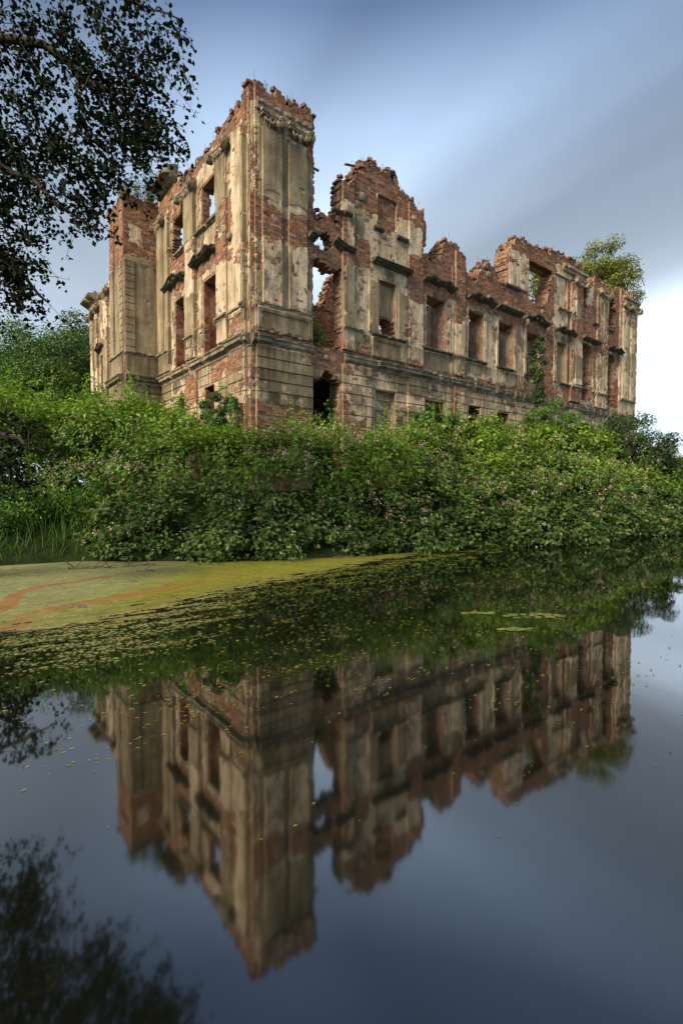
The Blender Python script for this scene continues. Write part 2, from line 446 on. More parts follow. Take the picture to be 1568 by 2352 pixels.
class Wall:
    def __init__(w, name, frame, outline, openings=(), relief=(), grooves=(), thick=0.7, zones=(), fin=(), nofin=(), base=0.42,
                 fbase=-0.22, zone_under=(), thick_hi=None, zhi=99, seed=1, rag=0.05, core_mat=None, holes=0, hard=()):
        w.hard = hard
        w.name, w.f, w.outline, w.openings = name, frame, outline, list(openings)
        w.relief, w.grooves, w.thick, w.zones, w.fin, w.nofin = list(relief), grooves, thick, zones, fin, nofin
        w.base, w.fbase, w.plus, w.thick_hi, w.zhi, w.seed, w.rag = base, fbase, zone_under, thick_hi, zhi, seed, rag
        w.z0 = min(p[1] for p in outline); w.z1 = max(p[1] for p in outline)
        w.r = np.random.RandomState(seed)
        u0, u1 = min(p[0] for p in outline), max(p[0] for p in outline)
        w.pits = [(w.r.uniform(u0, u1), w.r.uniform(w.z0 + 2, w.z1 - .3), w.r.uniform(0.035, 0.10)) for _ in range(holes)]
    def th(w, z, x=None):
        if x is not None and w.name == 'front' and x < 4.13: return .46
        return w.thick_hi if (w.thick_hi and z > w.zhi) else w.thick
    def off(w, X, Z):
        X, Z = np.broadcast_arrays(np.asarray(X, float), np.asarray(Z, float))
        o = np.zeros(X.shape)
        for (u0, u1, z0, z1, v) in w.relief:
            o = np.where((X > u0) & (X < u1) & (Z > z0) & (Z < z1), v, o)
        return o
    def groove(w, X, Z):
        g = np.zeros(np.shape(X))
        for (u0, u1, zc, dz, v) in w.grooves:
            g = np.where((X > u0) & (X < u1) & (abs(Z - zc) < dz), v, g)
        return g
    def U(w, X, Z):
        """>0 where the rough plaster still hangs on the bricks"""
        v = w.base + 1.5 * (fbm(X * 1.3, Z * 1.1, 20 + w.seed, 5, 0.6) - 0.5) + 1.35 * (fbm(X * 6, Z * 6, 30 + w.seed, 3, 0.65) - 0.5)
        for z in w.zones: v = v - soft(X, Z, z[:4], z[4])
        for z in w.plus: v = v + soft(X, Z, z[:4], z[4])
        return v
    def F(w, X, Z):
        """>0 where the smooth finish coat is left"""
        v = w.fbase + 1.9 * (fbm(X * 1.0 + 9, Z * 0.8, 50 + w.seed, 5, 0.6) - 0.5) + 1.0 * (fbm(X * 4, Z * 4, 60 + w.seed, 3, 0.6) - 0.5)
        for z in w.fin: v = v + soft(X, Z, z[:4], z[4])
        for z in w.nofin: v = v - soft(X, Z, z[:4], z[4])
        for (a, b, r) in w.pits: v = np.minimum(v, (np.hypot(X - a, Z - b) - r * (0.8 + 0.5 * fbm(X * 20, Z * 20, 3, 1))) * 8)
        return v
    def solid(w, X, Z):
        d = sdf(w.outline, X, Z)
        for op in w.openings: d = np.minimum(d, -sdf(op[0], X, Z))
        return d
    def rows(w):
        nr = int((w.z1 - w.z0) / CS)
        rr = np.random.RandomState(w.seed + 77)
        out = []
        for i in range(nr):
            z = w.z0 + (i + 0.5) * CS
            iv = []
            for (a, b) in scan(w.outline, z):
                ja = rr.uniform(-1, 1) * w.rag; jb = rr.uniform(-1, 1) * w.rag
                if any(abs(a - h) < .02 for h in w.hard): ja = 0
                if any(abs(b - h) < .02 for h in w.hard): jb = 0
                iv.append([a + ja, b + jb])
            for (poly, ragged, *_ ) in w.openings:
                for (a, b) in scan(poly, z):
                    if ragged == 2: a += rr.uniform(-.02, .02); b += rr.uniform(-.03, .03)
                    elif ragged: a += rr.uniform(-.09, .06); b += rr.uniform(-.06, .09)
                    nv = []
                    for (p, q) in iv:
                        if b <= p or a >= q: nv.append([p, q]); continue
                        if a > p: nv.append([p, a])
                        if b < q: nv.append([b, q])
                    iv = nv
            out.append((z, [v for v in iv if v[1] - v[0] > 0.06]))
        return out
    def build(w, parent, bricks, core_mat=MO, single=None, front=True, jamb=True):
        f = w.f; core = MB(); rows = w.rows()
        cen, ax, col = [], [], []
        def brick(s, z, o, hs, hz, ho, dark, rot=None):
            cen.append(f.pt(s, z, o)); A = [f.d * hs, f.n * ho, UP * hz]
            if rot is not None:
                Rm = np.array(Matrix.Rotation(rot[0], 3, 'Z') @ Matrix.Rotation(rot[1], 3, 'X') @ Matrix.Rotation(rot[2], 3, 'Y'))
                A = [Rm @ a for a in A]
            ax.append(A); col.append(dark)
        for ri, (z, iv) in enumerate(rows):
            T = w.th(z)
            nxt = rows[ri + 1][1] if ri + 1 < len(rows) else []
            brk = sorted({u for (u0, u1, z0, z1, v) in w.relief if z0 < z < z1 for u in (u0, u1)})
            for (a, b) in iv:
                cuts = [a] + [u for u in brk if a < u < b] + [b]
                for p, q in zip(cuts[:-1], cuts[1:]):
                    if q - p < 1e-3: continue
                    T = w.th(z, (p + q) / 2)
                    o = float(w.off((p + q) / 2, z))
                    m = (o - 0.014 - T) / 2 if False else None
                    c = f.pt((p + q) / 2, z, (o - 0.014 - T) / 2)
                    core.V.append(np.array([f.pt(x, zz_, oo) for zz_ in (z - CS / 2, z + CS / 2) for (x, oo) in ((p, o - .008), (q, o - .008), (q, -T), (p, -T))]))
                    Q = np.array([[0, 1, 5, 4], [1, 2, 6, 5], [2, 3, 7, 6], [3, 0, 4, 7], [4, 5, 6, 7], [3, 2, 1, 0]])
                    if f.flip: Q = Q[:, ::-1]
                    core.Q.append(Q + core.n); core.C.append(np.full((8, 3), .5)); core.n += 8
                    if front:
                        # running bond on the face
                        x = p + (0 if ri % 2 else 0.0)
                        first = True; hdr = (ri % 2 == 0)
                        while x < q - 0.03:
                            ln = 0.125 if (hdr and (first or rng.rand() < .5)) or (not hdr and rng.rand() < .16) else 0.265
                            first = False
                            e = min(x + ln, q)
                            if e - x > 0.045:
                                mx = (x + e) / 2
                                u = float(w.U(np.float64(mx), np.float64(z)))
                                sd = 1.0
                                if u < 0.16 and rng.rand() > 0.02 and not w.arch(mx, z):
                                    pr_ = rng.uniform(-.001, .008) + (rng.uniform(0, .03) if rng.rand() < .05 else 0) - (.05 if rng.rand() < .03 else 0)
                                    g = float(w.groove(np.float64(mx), np.float64(z)))
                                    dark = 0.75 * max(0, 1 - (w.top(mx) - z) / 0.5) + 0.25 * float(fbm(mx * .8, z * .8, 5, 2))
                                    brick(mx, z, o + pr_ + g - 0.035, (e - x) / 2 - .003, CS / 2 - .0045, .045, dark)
                            x = e + 0.011
                if jamb:
                    for end, sg in ((a, -1), (b, 1)):
                        rgd = w.is_ragged(end, z)
                        if rgd is None: continue
                        y = 0.03 + (0.13 if ri % 2 else 0); T = w.th(z, end)
                        while y < T - .05:
                            ln = 0.265 if rng.rand() < .6 else .13
                            pj = rng.uniform(-.006, .010) if not rgd else rng.uniform(-.015, .025)
                            if rng.rand() > (0.03 if not rgd else .14):
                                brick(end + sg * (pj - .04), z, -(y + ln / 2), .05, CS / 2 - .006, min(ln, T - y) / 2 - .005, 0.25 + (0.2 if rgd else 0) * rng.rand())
                            y += ln + .012
                # broken crown: loose bricks where nothing sits on this course
                x = a
                while x < b:
                    if not any(p - .05 < x < q + .05 for (p, q) in nxt) and not w.under_opening(x, z + CS):
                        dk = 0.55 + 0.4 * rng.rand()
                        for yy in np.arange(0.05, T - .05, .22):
                            if rng.rand() < .62:
                                tall = rng.rand() < .35
                                brick(x, z + CS * (0.9 if not tall else 1.15) - .01, -yy + rng.uniform(-.04, .05), rng.uniform(.04, .10), (CS / 2 - .006 if not tall else .055), rng.uniform(.05, .11), dk,
                                      (rng.uniform(-.5, .5), rng.uniform(-.15, .15), rng.uniform(-.22, .22)))
                        if rng.rand() < .3:
                            brick(x + rng.uniform(-.05, .05), z + CS * 2.0, -rng.uniform(.0, T), rng.uniform(.05, .1), CS / 2, rng.uniform(.05, .1), dk,
                                  (rng.uniform(-1, 1), rng.uniform(-.2, .2), rng.uniform(-.3, .3)))
                    x += rng.uniform(.12, .24)
        # flat arches of upright bricks over the openings
        for (poly, ragged, *rest) in w.openings:
            if not rest: continue
            u0, u1 = min(p[0] for p in poly), max(p[0] for p in poly); zt = max(p[1] for p in poly)
            x = u0 - .12; k = 0
            while x < u1 + .12:
                if float(w.U(np.float64(x), np.float64(zt + .14))) < .2:
                    o = float(w.off(x, zt + .1))
                    dz = rng.uniform(-.015, .03)
                    brick(x + .035, zt + .14 + dz, o - .03 + rng.uniform(-.008, .012), .034, .13, .05, 0.3 * rng.rand())
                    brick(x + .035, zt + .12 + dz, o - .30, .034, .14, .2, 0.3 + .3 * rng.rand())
                x += .083; k += 1
        link('wall', core.mesh('wall'), core_mat, parent)
        cen_, ax_ = np.array(cen), np.array(ax); tint = brick_tint(len(cen_), np.array(col))
        if single is not None and len(cen_):
            key = single(cen_)
            idx = np.argsort(key)[:single.n]
            idx = idx[key[idx] < 1e8]
            for i in idx: BIG.append((cen_[i], ax_[i], tint[i]))
            m = np.ones(len(cen_), bool); m[idx] = False
            cen_, ax_, tint = cen_[m], ax_[m], tint[m]
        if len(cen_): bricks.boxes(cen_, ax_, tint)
    def arch(w, x, z):
        for (poly, ragged, *rest) in w.openings:
            if rest:
                u0, u1 = min(p[0] for p in poly), max(p[0] for p in poly); zt = max(p[1] for p in poly)
                if u0 - .14 < x < u1 + .14 and zt < z < zt + .28: return True
        return False
    def top(w, x):
        if not hasattr(w, '_tp'):
            w._xs = np.linspace(min(p[0] for p in w.outline), max(p[0] for p in w.outline), 400); w._tp = np.zeros(400)
            for i in range(len(w.outline)):
                (x0, z0), (x1, z1) = w.outline[i], w.outline[(i + 1) % len(w.outline)]
                if abs(x1 - x0) < 1e-6: continue
                m = (w._xs >= min(x0, x1)) & (w._xs <= max(x0, x1))
                w._tp[m] = np.maximum(w._tp[m], z0 + (w._xs[m] - x0) / (x1 - x0) * (z1 - z0))
        return np.interp(x, w._xs, w._tp)
    def under_opening(w, x, z):
        for (poly, *_ ) in w.openings:
            if any(a - .06 < x < b + .06 for a, b in scan(poly, z)) : return not _[0]
        return False
    def is_ragged(w, x, z):
        if any(abs(x - h) < .03 for h in w.hard): return None
        best = None
        for (poly, ragged, *_ ) in w.openings:
            for (a, b) in scan(poly, z):
                if min(abs(a - x), abs(b - x)) < .12: best = ragged
        if best is None:
            for (a, b) in scan(w.outline, z):
                if min(abs(a - x), abs(b - x)) < .12: best = True
        return best

LEDGES = {'front': [(0, 28, 6.2), (0, 28, 7.42), (4.9, 7.0, 10.1), (7.7, 9.7, 10.1), (10.6, 14.8, 10.1), (15, 17.2, 10.1), (17.9, 20, 10.1), (20.7, 22.9, 10.2), (23.8, 25.9, 10.2), (3.1, 4.0, 11.3), (5, 6.9, 11.35), (13.4, 14.7, 11.4), (18.2, 19.9, 11.4),
                    (.3, 2.2, 13.3), (19.8, 21.2, 13.2), (22.8, 24.1, 13.3), (25.7, 28, 13.4), (0, 2.4, 5.53), (0, 28, 4.82)],
          'side': [(0, 20.3, 6.2), (0, 20.3, 7.42), (2.1, 4.2, 10.0), (4.9, 7.2, 10.0), (2.2, 4.1, 11.0), (5.0, 6.2, 11.0), (1.2, 2.4, 12.9), (4, 5.4, 12.9), (7.0, 8.2, 12.9)],
          'block': [(0, 2.2, 6.2), (0, 2.2, 7.42), (0, 2.2, 11.3)]}
def notch(w, ulist, seed):
    """bites out of the broken crown"""
    r_ = np.random.RandomState(seed)
    for (a, b) in ulist:
        u = a
        while u < b:
            wd = r_.uniform(.12, .42); d = r_.uniform(.08, .38); t0 = float(w.top(u + wd / 2))
            w.openings.append(([(u, t0 - d * r_.uniform(.3, 1)), (u + wd * .5, t0 - d), (u + wd, t0 - d * r_.uniform(.2, 1)), (u + wd, t0 + .6), (u, t0 + .6)], True))
            u += wd + r_.uniform(.05, .5)
def lines(u0, u1, step, brk):
    g = [u0]; u = u0
    while u < u1: u += step(u) if callable(step) else step; g.append(min(u, u1))
    g = [x for x in g if all(abs(x - b) > .012 for b in brk)]
    for b in brk:
        if u0 < b < u1: g += [b - .003, b + .003]
    return np.array(sorted(set(g)))

def sheet(name, w, region, step, fld, lift, disp, mat, parent, skirt=.035, frame=None, seed=0, tintv=None):
    """a coat lying on the wall: cells of a fine grid where fld > 0, its rim moved onto the contour"""
    f = frame or w.f; u0, u1, z0, z1 = region
    bu = sorted({x for r in w.relief for x in r[:2]}); bz = sorted({x for r in w.relief for x in r[2:4]} | {g[2] + s * g[3] for g in w.grooves for s in (-1, 1)})
    us = lines(u0, u1, step, bu); zs = lines(z0, z1, .048, bz)
    X, Z = np.meshgrid(us, zs, indexing='ij')
    v = fld(X, Z)
    o = w.off(X, Z) + w.groove(X, Z) + lift + disp * (fbm(X * 9, Z * 9, 80 + seed, 3, .6) - .5) * 2
    gu = np.gradient(v, us, axis=0); gz = np.gradient(v, zs, axis=1)
    keep = (v[:-1, :-1] + v[1:, :-1] + v[1:, 1:] + v[:-1, 1:]) > 0
    nb = np.zeros(X.shape, int)
    for a in (0, 1):
        for b in (0, 1):
            nb[a:a + keep.shape[0], b:b + keep.shape[1]] += keep
    edge = (nb > 0) & (nb < 4)
    edge[0, :] = edge[-1, :] = edge[:, 0] = edge[:, -1] = False
    g2 = gu ** 2 + gz ** 2 + 1e-6
    du = np.clip(-v * gu / g2, -.02, .02); dz = np.clip(-v * gz / g2, -.02, .02)
    Xd = np.where(edge, X + du, X); Zd = np.where(edge, Z + dz, Z)
    o = np.where(edge, o - .004, o)
    P = f.pt(Xd, Zd, o).reshape(-1, 3); B = f.pt(Xd, Zd, o - skirt).reshape(-1, 3)
    idx = np.arange(X.size).reshape(X.shape)
    k = np.argwhere(keep)
    i, j = k[:, 0], k[:, 1]
    Q = np.stack([idx[i, j], idx[i + 1, j], idx[i + 1, j + 1], idx[i, j + 1]], 1)
    n = X.size; kp = np.pad(keep, 1); K = kp[1:-1, 1:-1]
    SQ = []
    for (di, dj, e) in ((-1, 0, ((0, 1), (0, 0))), (1, 0, ((1, 0), (1, 1))), (0, -1, ((0, 0), (1, 0))), (0, 1, ((1, 1), (0, 1)))):
        m = np.argwhere(K & ~kp[1 + di:1 + di + K.shape[0], 1 + dj:1 + dj + K.shape[1]])
        if len(m) == 0: continue
        A = idx[m[:, 0] + e[0][0], m[:, 1] + e[0][1]]; Bq = idx[m[:, 0] + e[1][0], m[:, 1] + e[1][1]]
        SQ.append(np.stack([Bq, A, A + n, Bq + n], 1))
    Q = np.concatenate([Q] + SQ) if SQ else Q
    if f.flip: Q = Q[:, ::-1]
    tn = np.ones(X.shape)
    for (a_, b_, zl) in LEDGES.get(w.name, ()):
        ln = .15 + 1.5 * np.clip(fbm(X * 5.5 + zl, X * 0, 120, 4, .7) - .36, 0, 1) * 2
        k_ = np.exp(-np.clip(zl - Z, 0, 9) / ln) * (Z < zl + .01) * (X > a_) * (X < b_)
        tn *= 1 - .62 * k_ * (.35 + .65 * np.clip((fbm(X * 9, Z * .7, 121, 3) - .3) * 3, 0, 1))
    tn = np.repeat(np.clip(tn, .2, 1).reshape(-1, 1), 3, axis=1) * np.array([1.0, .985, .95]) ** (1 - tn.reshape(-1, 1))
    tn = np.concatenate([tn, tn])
    V = np.concatenate([P, B])
    used = np.unique(Q); rm = np.zeros(len(V), int); rm[used] = np.arange(len(used))
    return link(name, mk_mesh(name, V[used], rm[Q], tint=tn[used]), mat, parent, kind='stuff')

def cornice(name, w, u0, u1, prof, mat, parent, zf=None, rough=.008, f=None, miss=0.0, seed=0, extra=0.0):
    """profile [(out, z)] run along the wall, stepping with its relief"""
    f = f or w.f; r = np.random.RandomState(seed + int(abs(u0) * 100))
    zm = (prof[0][1] + prof[-1][1]) / 2
    brk = sorted({x for q in w.relief if q[2] < zm < q[3] for x in q[:2]})
    cuts = [u0] + [b for b in brk if u0 + .02 < b < u1 - .02] + [u1]
    m = MB()
    for a, b in zip(cuts[:-1], cuts[1:]):
        o = float(w.off((a + b) / 2, zm)) + extra
        if o < -.1: o = 0
        n = max(2, int((b - a) / .13) + 1); us = np.linspace(a, b, n); k = len(prof)
        P = np.zeros((n, k, 3))
        e = min(o, .12) if True else 0
        for i, u in enumerate(us):
            chip = r.rand() < miss
            for j, (po, pz) in enumerate(prof):
                jz = (zf((u - u0) / (u1 - u0)) if zf else 0)
                oo = po * (0.45 if (chip and po > .08) else 1)
                P[i, j] = f.pt(u + (r.rand() - .5) * rough, pz + jz + (r.rand() - .5) * rough, o + oo + (r.rand() - .5) * rough)
        Q = [(i * k + j, (i + 1) * k + j, (i + 1) * k + j + 1, i * k + j + 1) for i in range(n - 1) for j in range(k - 1)]
        # end caps
        back = [f.pt(us[0], prof[0][1] + (zf(0) if zf else 0), -.02), f.pt(us[0], prof[-1][1], -.02)]
        T = []
        for base, rev in ((0, False), ((n - 1) * k, True)):
            for j in range(1, k - 1):
                t = (base, base + j, base + j + 1)
                T.append(t if not rev else t[::-1])
        Q = np.array(Q); T = np.array(T)
        if f.flip: Q = Q[:, ::-1]; T = T[:, ::-1]
        m.add(P.reshape(-1, 3), Q, T)
    return link(name, m.mesh(name), mat, parent)

BIG = []
# ------------------------------------------------------------------ ground and water
POND = [(-7.41, 10.96), (-6.0, 11.75), (-3.87, 11.7), (-2.26, 11.75), (0.17, 12.49), (1.83, 13.63), (3.95, 14.51), (6.07, 15.3), (9.01, 16.99), (13.66, 20.24),
        (22, 26.5), (40, 42), (75, 66), (130, 90), (170, 40), (120, -20), (30, -8), (8, .2), (0, .75), (-5, 1.3), (-6.8, 3.2), (-7.0, 6), (-8.4, 8.4), (-8.6, 10)]
def terrain_z(X, Y):
    d = -sdf(POND, X, Y)                         # positive on land
    n = fbm(X * .5, Y * .5, 3, 3) - .5
    land = 2.0 * (1 - np.exp(-np.maximum(d, 0) * .42)) + .35 * n * np.clip(d, 0, 1)
    return np.where(d > 0, land + .02, np.maximum(d * .8, -1.4))
def grid_axis(lo, hi, fine_lo, fine_hi, st):
    a = list(np.arange(fine_lo, fine_hi, st)); s = st; x = fine_hi
    while x < hi: a.append(x); s *= 1.25; x += s
    a.append(hi); s = st; x = fine_lo
    while x > lo: s *= 1.25; x -= s; a.append(max(x, lo))
    return np.array(sorted(set(a)))
gx = grid_axis(-1500, 1500, -22, 34, .5); gy = grid_axis(-1500, 1500, -3, 46, .5)
GX, GY = np.meshgrid(gx, gy, indexing='ij')
GZ = terrain_z(GX, GY)
ii = np.arange(GX.size).reshape(GX.shape)
Qt = np.stack([ii[:-1, :-1], ii[1:, :-1], ii[1:, 1:], ii[:-1, 1:]], -1).reshape(-1, 4)
link('ground', mk_mesh('ground', np.stack([GX, GY, GZ], -1).reshape(-1, 3), Qt, smooth=True), SOIL, kind='structure')
wv = [(-16, -6, 0), (180, -26, 0), (180, 100, 0), (-16, 100, 0)]
link('water', mk_mesh('water', np.array(wv), [(0, 1, 2, 3)]), WATER, kind='structure')

# ------------------------------------------------------------------ the ruined palace
palace = link('ruined_palace', None, label='roofless ruined brick palace with peeling ochre plaster above the moat', cat='palace ruin', loc=None)
bricks = MB()

out_R = [(0, 1.2), (28.0, 1.2), (28.0, 14.1), (27.3, 14.3), (26.2, 14.4), (25.2, 14.28), (24.95, 13.9), (24.7, 13.75), (24.2, 14.05), (23.0, 14.2), (22.75, 14.45), (22.1, 14.0), (21.5, 13.6),
         (21.5, 12.3), (21.15, 12.2), (21.15, 14.2), (21.0, 14.42), (20.1, 14.53), (19.1, 14.5), (18.2, 14.45), (17.1, 14.2), (16.0, 14.07), (15.2, 14.05), (14.3, 13.9), (13.9, 13.5), (13.72, 13.0),
         (13.72, 11.55), (13.45, 11.46), (12.8, 11.45), (13.03, 11.7), (12.8, 11.85), (12.72, 12.05), (12.4, 12.1), (12.16, 12.15), (11.75, 11.85), (11.5, 11.45), (11.42, 11.12), (10.85, 11.22),
         (10.58, 11.35), (10.55, 11.85), (10.35, 12.05), (10.1, 12.15), (10.0, 12.32), (9.45, 12.4), (9.0, 12.0), (8.88, 11.35), (8.3, 11.28), (7.8, 11.35), (7.75, 11.5), (8.0, 11.7), (8.02, 12.95),
         (7.6, 13.0), (7.26, 13.15), (6.9, 13.25), (6.5, 13.5), (6.3, 13.85), (5.5, 13.8), (5.1, 13.85), (4.8, 13.85), (4.6, 13.6), (4.45, 13.45), (4.3, 13.2), (4.2, 12.9), (4.1, 12.78), (3.65, 12.72),
         (3.55, 12.55), (3.5, 11.4), (3.2, 11.26), (2.6, 11.24), (2.36, 11.25), (2.41, 11.5), (2.42, 14.3), (1.95, 14.38), (1.2, 14.3), (.9, 14.42), (.55, 14.34), (.25, 14.25), (0, 14.2)]
hole = [(2.43, 10.1), (2.55, 10.3), (2.72, 10.55), (3.02, 10.62), (3.22, 10.38), (3.26, 10.18), (2.9, 9.98), (2.55, 10.0)]
bay = [(2.38, 6.62), (3.6, 6.62), (3.62, 9.6), (3.38, 9.42), (3.1, 9.4), (2.9, 9.52), (2.6, 9.6), (2.38, 9.55)]
door = [(2.36, 1.5), (3.55, 1.5), (3.55, 5.55), (3.28, 5.6), (3.2, 5.82), (2.85, 5.85), (2.72, 5.6), (2.36, 5.52)]
op_R = [(hole, True), (bay, 2), (door, 2),
        ([(5.34, 7.58), (6.25, 7.58), (6.22, 8.25), (6.0, 8.36), (5.45, 8.34), (5.36, 8.2)], True),
        (rect(8.02, 9.22, 7.57, 9.71), False, 1), (rect(10.75, 11.83, 7.55, 9.72), False, 1), (rect(13.01, 14.2, 7.56, 9.74), False, 1), (rect(15.37, 16.55, 7.58, 9.74), False, 1),
        ([(20.86, 6.9), (22.2, 7.1), (22.2, 10.05), (21.7, 10.25), (20.86, 10.15)], True), ([(24.1, 7.0), (25.15, 7.0), (25.2, 9.9), (24.8, 10.15), (24.1, 10.05)], True),
        ([(15.47, 11.4), (16.2, 11.2), (16.75, 10.92), (17.28, 11.7), (17.58, 12.55), (17.88, 13.3), (15.47, 13.3)], True),
        (rect(24.17, 25.08, 11.75, 13.5), True),
        (rect(8.0, 9.15, 2.2, 5.46), False, 1), (rect(10.87, 11.65, 2.2, 5.5), True), (rect(13.05, 13.95, 2.2, 5.46), False, 1), (rect(15.4, 16.5, 2.2, 5.46), False), (rect(21.0, 21.95, 2.2, 5.55), True), (rect(24.1, 25.1, 2.2, 5.5), False)]
rel_R = [(.15, 2.28, 1.2, 6.3, .10), (.15, 2.28, 6.3, 14.5, .05), (.2, 2.25, 6.7, 7.5, .12), (.33, 2.1, 6.86, 7.32, .095),
         (.38, 1.07, 7.6, 13.0, .13), (1.34, 2.05, 7.6, 13.0, .13), (0.15, 2.3, 13.5, 14.5, .10),
         (3.62, 4.12, 6.7, 13.2, .10), (4.12, 6.92, 6.7, 13.3, .04), (4.84, 5.3, 7.6, 9.6, .09), (6.34, 6.86, 7.6, 9.6, .09), (5.34, 6.25, 7.58, 9.62, -.22), (5.3, 6.3, 11.65, 12.75, -.08),
         (5.0, 6.72, 6.72, 7.44, .10), (5.2, 6.5, 6.88, 7.3, .075), (6.92, 7.74, 6.7, 13.0, .11),
         (3.62, 4.98, 1.2, 6.25, .08), (6.92, 7.9, 1.2, 6.25, .08), (5.22, 6.29, 2.2, 5.5, -.3),
         (7.8, 8.0, 7.57, 9.8, .05), (9.24, 9.5, 7.57, 9.8, .05), (9.62, 9.80, 6.7, 11.3, .04), (9.80, 10.42, 6.7, 12.0, .10), (8.0, 9.3, 6.8, 7.4, -.03),
         (10.5, 10.73, 7.57, 9.8, .05), (11.85, 12.05, 7.57, 9.8, .05), (12.8, 12.99, 7.57, 9.8, .05), (14.22, 14.42, 7.57, 9.8, .05), (10.75, 11.83, 6.8, 7.4, -.03),
         (15.15, 15.35, 7.57, 9.8, .05), (16.57, 16.8, 7.57, 9.8, .05), (15.3, 16.6, 6.8, 7.4, -.03), (17.95, 18.18, 7.57, 9.8, .05), (19.2, 19.4, 7.57, 9.8, .05), (18.2, 19.18, 7.57, 9.72, -.22),
         (18.05, 19.35, 11.65, 13.3, -.10), (19.62, 20.75, 6.7, 13.2, .13), (20.0, 20.75, 7.7, 13.2, .17), (13.75, 15.45, 11.6, 14, .06),
         (22.3, 22.5, 7.57, 9.9, .05), (22.7, 23.3, 6.7, 13.2, .10), (23.35, 23.95, 6.7, 13.2, .13), (25.7, 28.0, 1.2, 14.5, .10), (25.95, 26.75, 7.6, 13.2, .17), (27.1, 27.9, 7.6, 13.2, .17),
         (9.8, 10.6, 1.2, 6.25, .07), (19.6, 20.8, 1.2, 6.25, .08), (18.24, 19.17, 2.2, 5.5, -.25)]
GZs = [5.88, 5.53, 5.17, 4.82, 4.43, 4.03, 3.64]
gr_R = [(0, 28, z, .022, -.04) for z in GZs]
zones_R = [(.0, 2.3, 2.5, 4.45, 1.1), (.0, 2.4, 9.7, 10.75, .75), (.1, .35, 8, 13, .3), (0, 2.4, 13.72, 14.6, 1.6), (1.95, 2.5, 12.6, 14.5, 1.3), (2.2, 3.7, 9.2, 11.5, 1.5), (2.2, 3.65, 5.9, 6.7, 1.4), (2.3, 3.3, 5.5, 6.0, .4),
           (0, 28, 6.56, 6.74, .75), (0, 28, 6.1, 6.25, .3), (3.5, 5.2, 12.0, 14, 1.5), (4.0, 8.1, 12.9, 14, 1.6), (5.3, 6.35, 11.5, 12.9, .9), (6.35, 7.1, 12.3, 13.3, 1.0), (4.1, 4.9, 9.9, 10.9, .9), (6.9, 7.8, 9.2, 11.0, 1.1), (7.2, 8.1, 12.2, 13.2, 1.1),
           (7.7, 9.8, 10.45, 12.5, 1.6), (7.75, 9.4, 9.75, 10.3, .75), (9.3, 13.6, 9.95, 12.4, 1.6), (9.8, 10.6, 9.2, 10.2, .8), (9.85, 10.5, 8.8, 9.4, .3), (13.4, 17.2, 9.85, 11.6, 1.5), (13.5, 17.4, 13.4, 14.5, 1.5), (15.3, 18, 13.3, 14.6, 1.5),
           (16.75, 17.9, 6.6, 11.2, 1.0), (17.2, 18.0, 11, 13, 1.2), (17.6, 21.3, 13.85, 14.7, 1.2), (19.3, 19.7, 6.7, 13.3, .8), (20.3, 21.3, 12.0, 14.6, .9), (19.5, 20.8, 10.1, 11.2, .9), (20.6, 23, 10.6, 12.4, .9), (22.2, 22.7, 7, 10.5, .7),
           (22.3, 22.9, 10.6, 14, 1.0), (22.9, 24.0, 10.0, 10.9, .5), (23.9, 25.7, 10.3, 12.0, .8), (24.9, 25.7, 7, 14, .9), (22, 26, 13.6, 14.6, .9), (25.6, 28, 13.75, 14.6, .5), (19.2, 20.7, 6.6, 7.5, .8), (17.8, 19.3, 6.6, 7.5, .4),
           (13.0, 18, 6.3, 6.75, .6), (3.6, 4.9, 3, 4.3, .7), (3.6, 3.85, 4.3, 5.2, .5), (9.7, 9.95, 2, 6.2, .6), (6.9, 7.9, 6.7, 6.95, .8), (4.3, 4.9, 6.7, 7.25, .7)]
fin_R = [(.36, 1.09, 11.2, 13.05, 1.0), (1.32, 2.07, 11.0, 12.9, 1.0), (1.07, 1.34, 7.6, 12.9, .9), (.13, .38, 7.6, 12.9, .8), (2.03, 2.3, 8.4, 12.6, .7), (.2, 2.3, 6.78, 7.45, .75), (.2, 2.3, 4.9, 6.2, .95),
         (4.82, 5.32, 7.6, 9.5, .8), (6.3, 6.9, 7.6, 9.3, .8), (5.3, 6.3, 8.3, 9.7, 1.1), (5.0, 6.75, 6.7, 7.45, 1.1), (3.6, 4.15, 7.5, 10, .6), (7.9, 9.4, 6.7, 7.45, 1.0), (3.7, 4.9, 6.75, 7.5, .4), (10.7, 12.2, 7.0, 7.45, .7),
         (6.0, 9, 5.6, 6.2, .5), (18.2, 19.2, 7.6, 9.7, 1.0), (15.2, 16.7, 6.8, 7.5, .7), (19.6, 20.8, 8.0, 9.3, .5), (20.0, 20.8, 11.2, 12.9, .7), (22.7, 24, 7.7, 13, .3), (26, 28, 7.7, 13, .25), (13.7, 15.4, 6.7, 7.4, .3), (5.2, 6.3, 4.9, 5.5, .7),
         (10.2, 10.5, 7.5, 9.3, .5), (7.75, 8.02, 7.5, 9.2, .5)]
nofin_R = [(.3, 2.3, 9.3, 11.0, .5)]
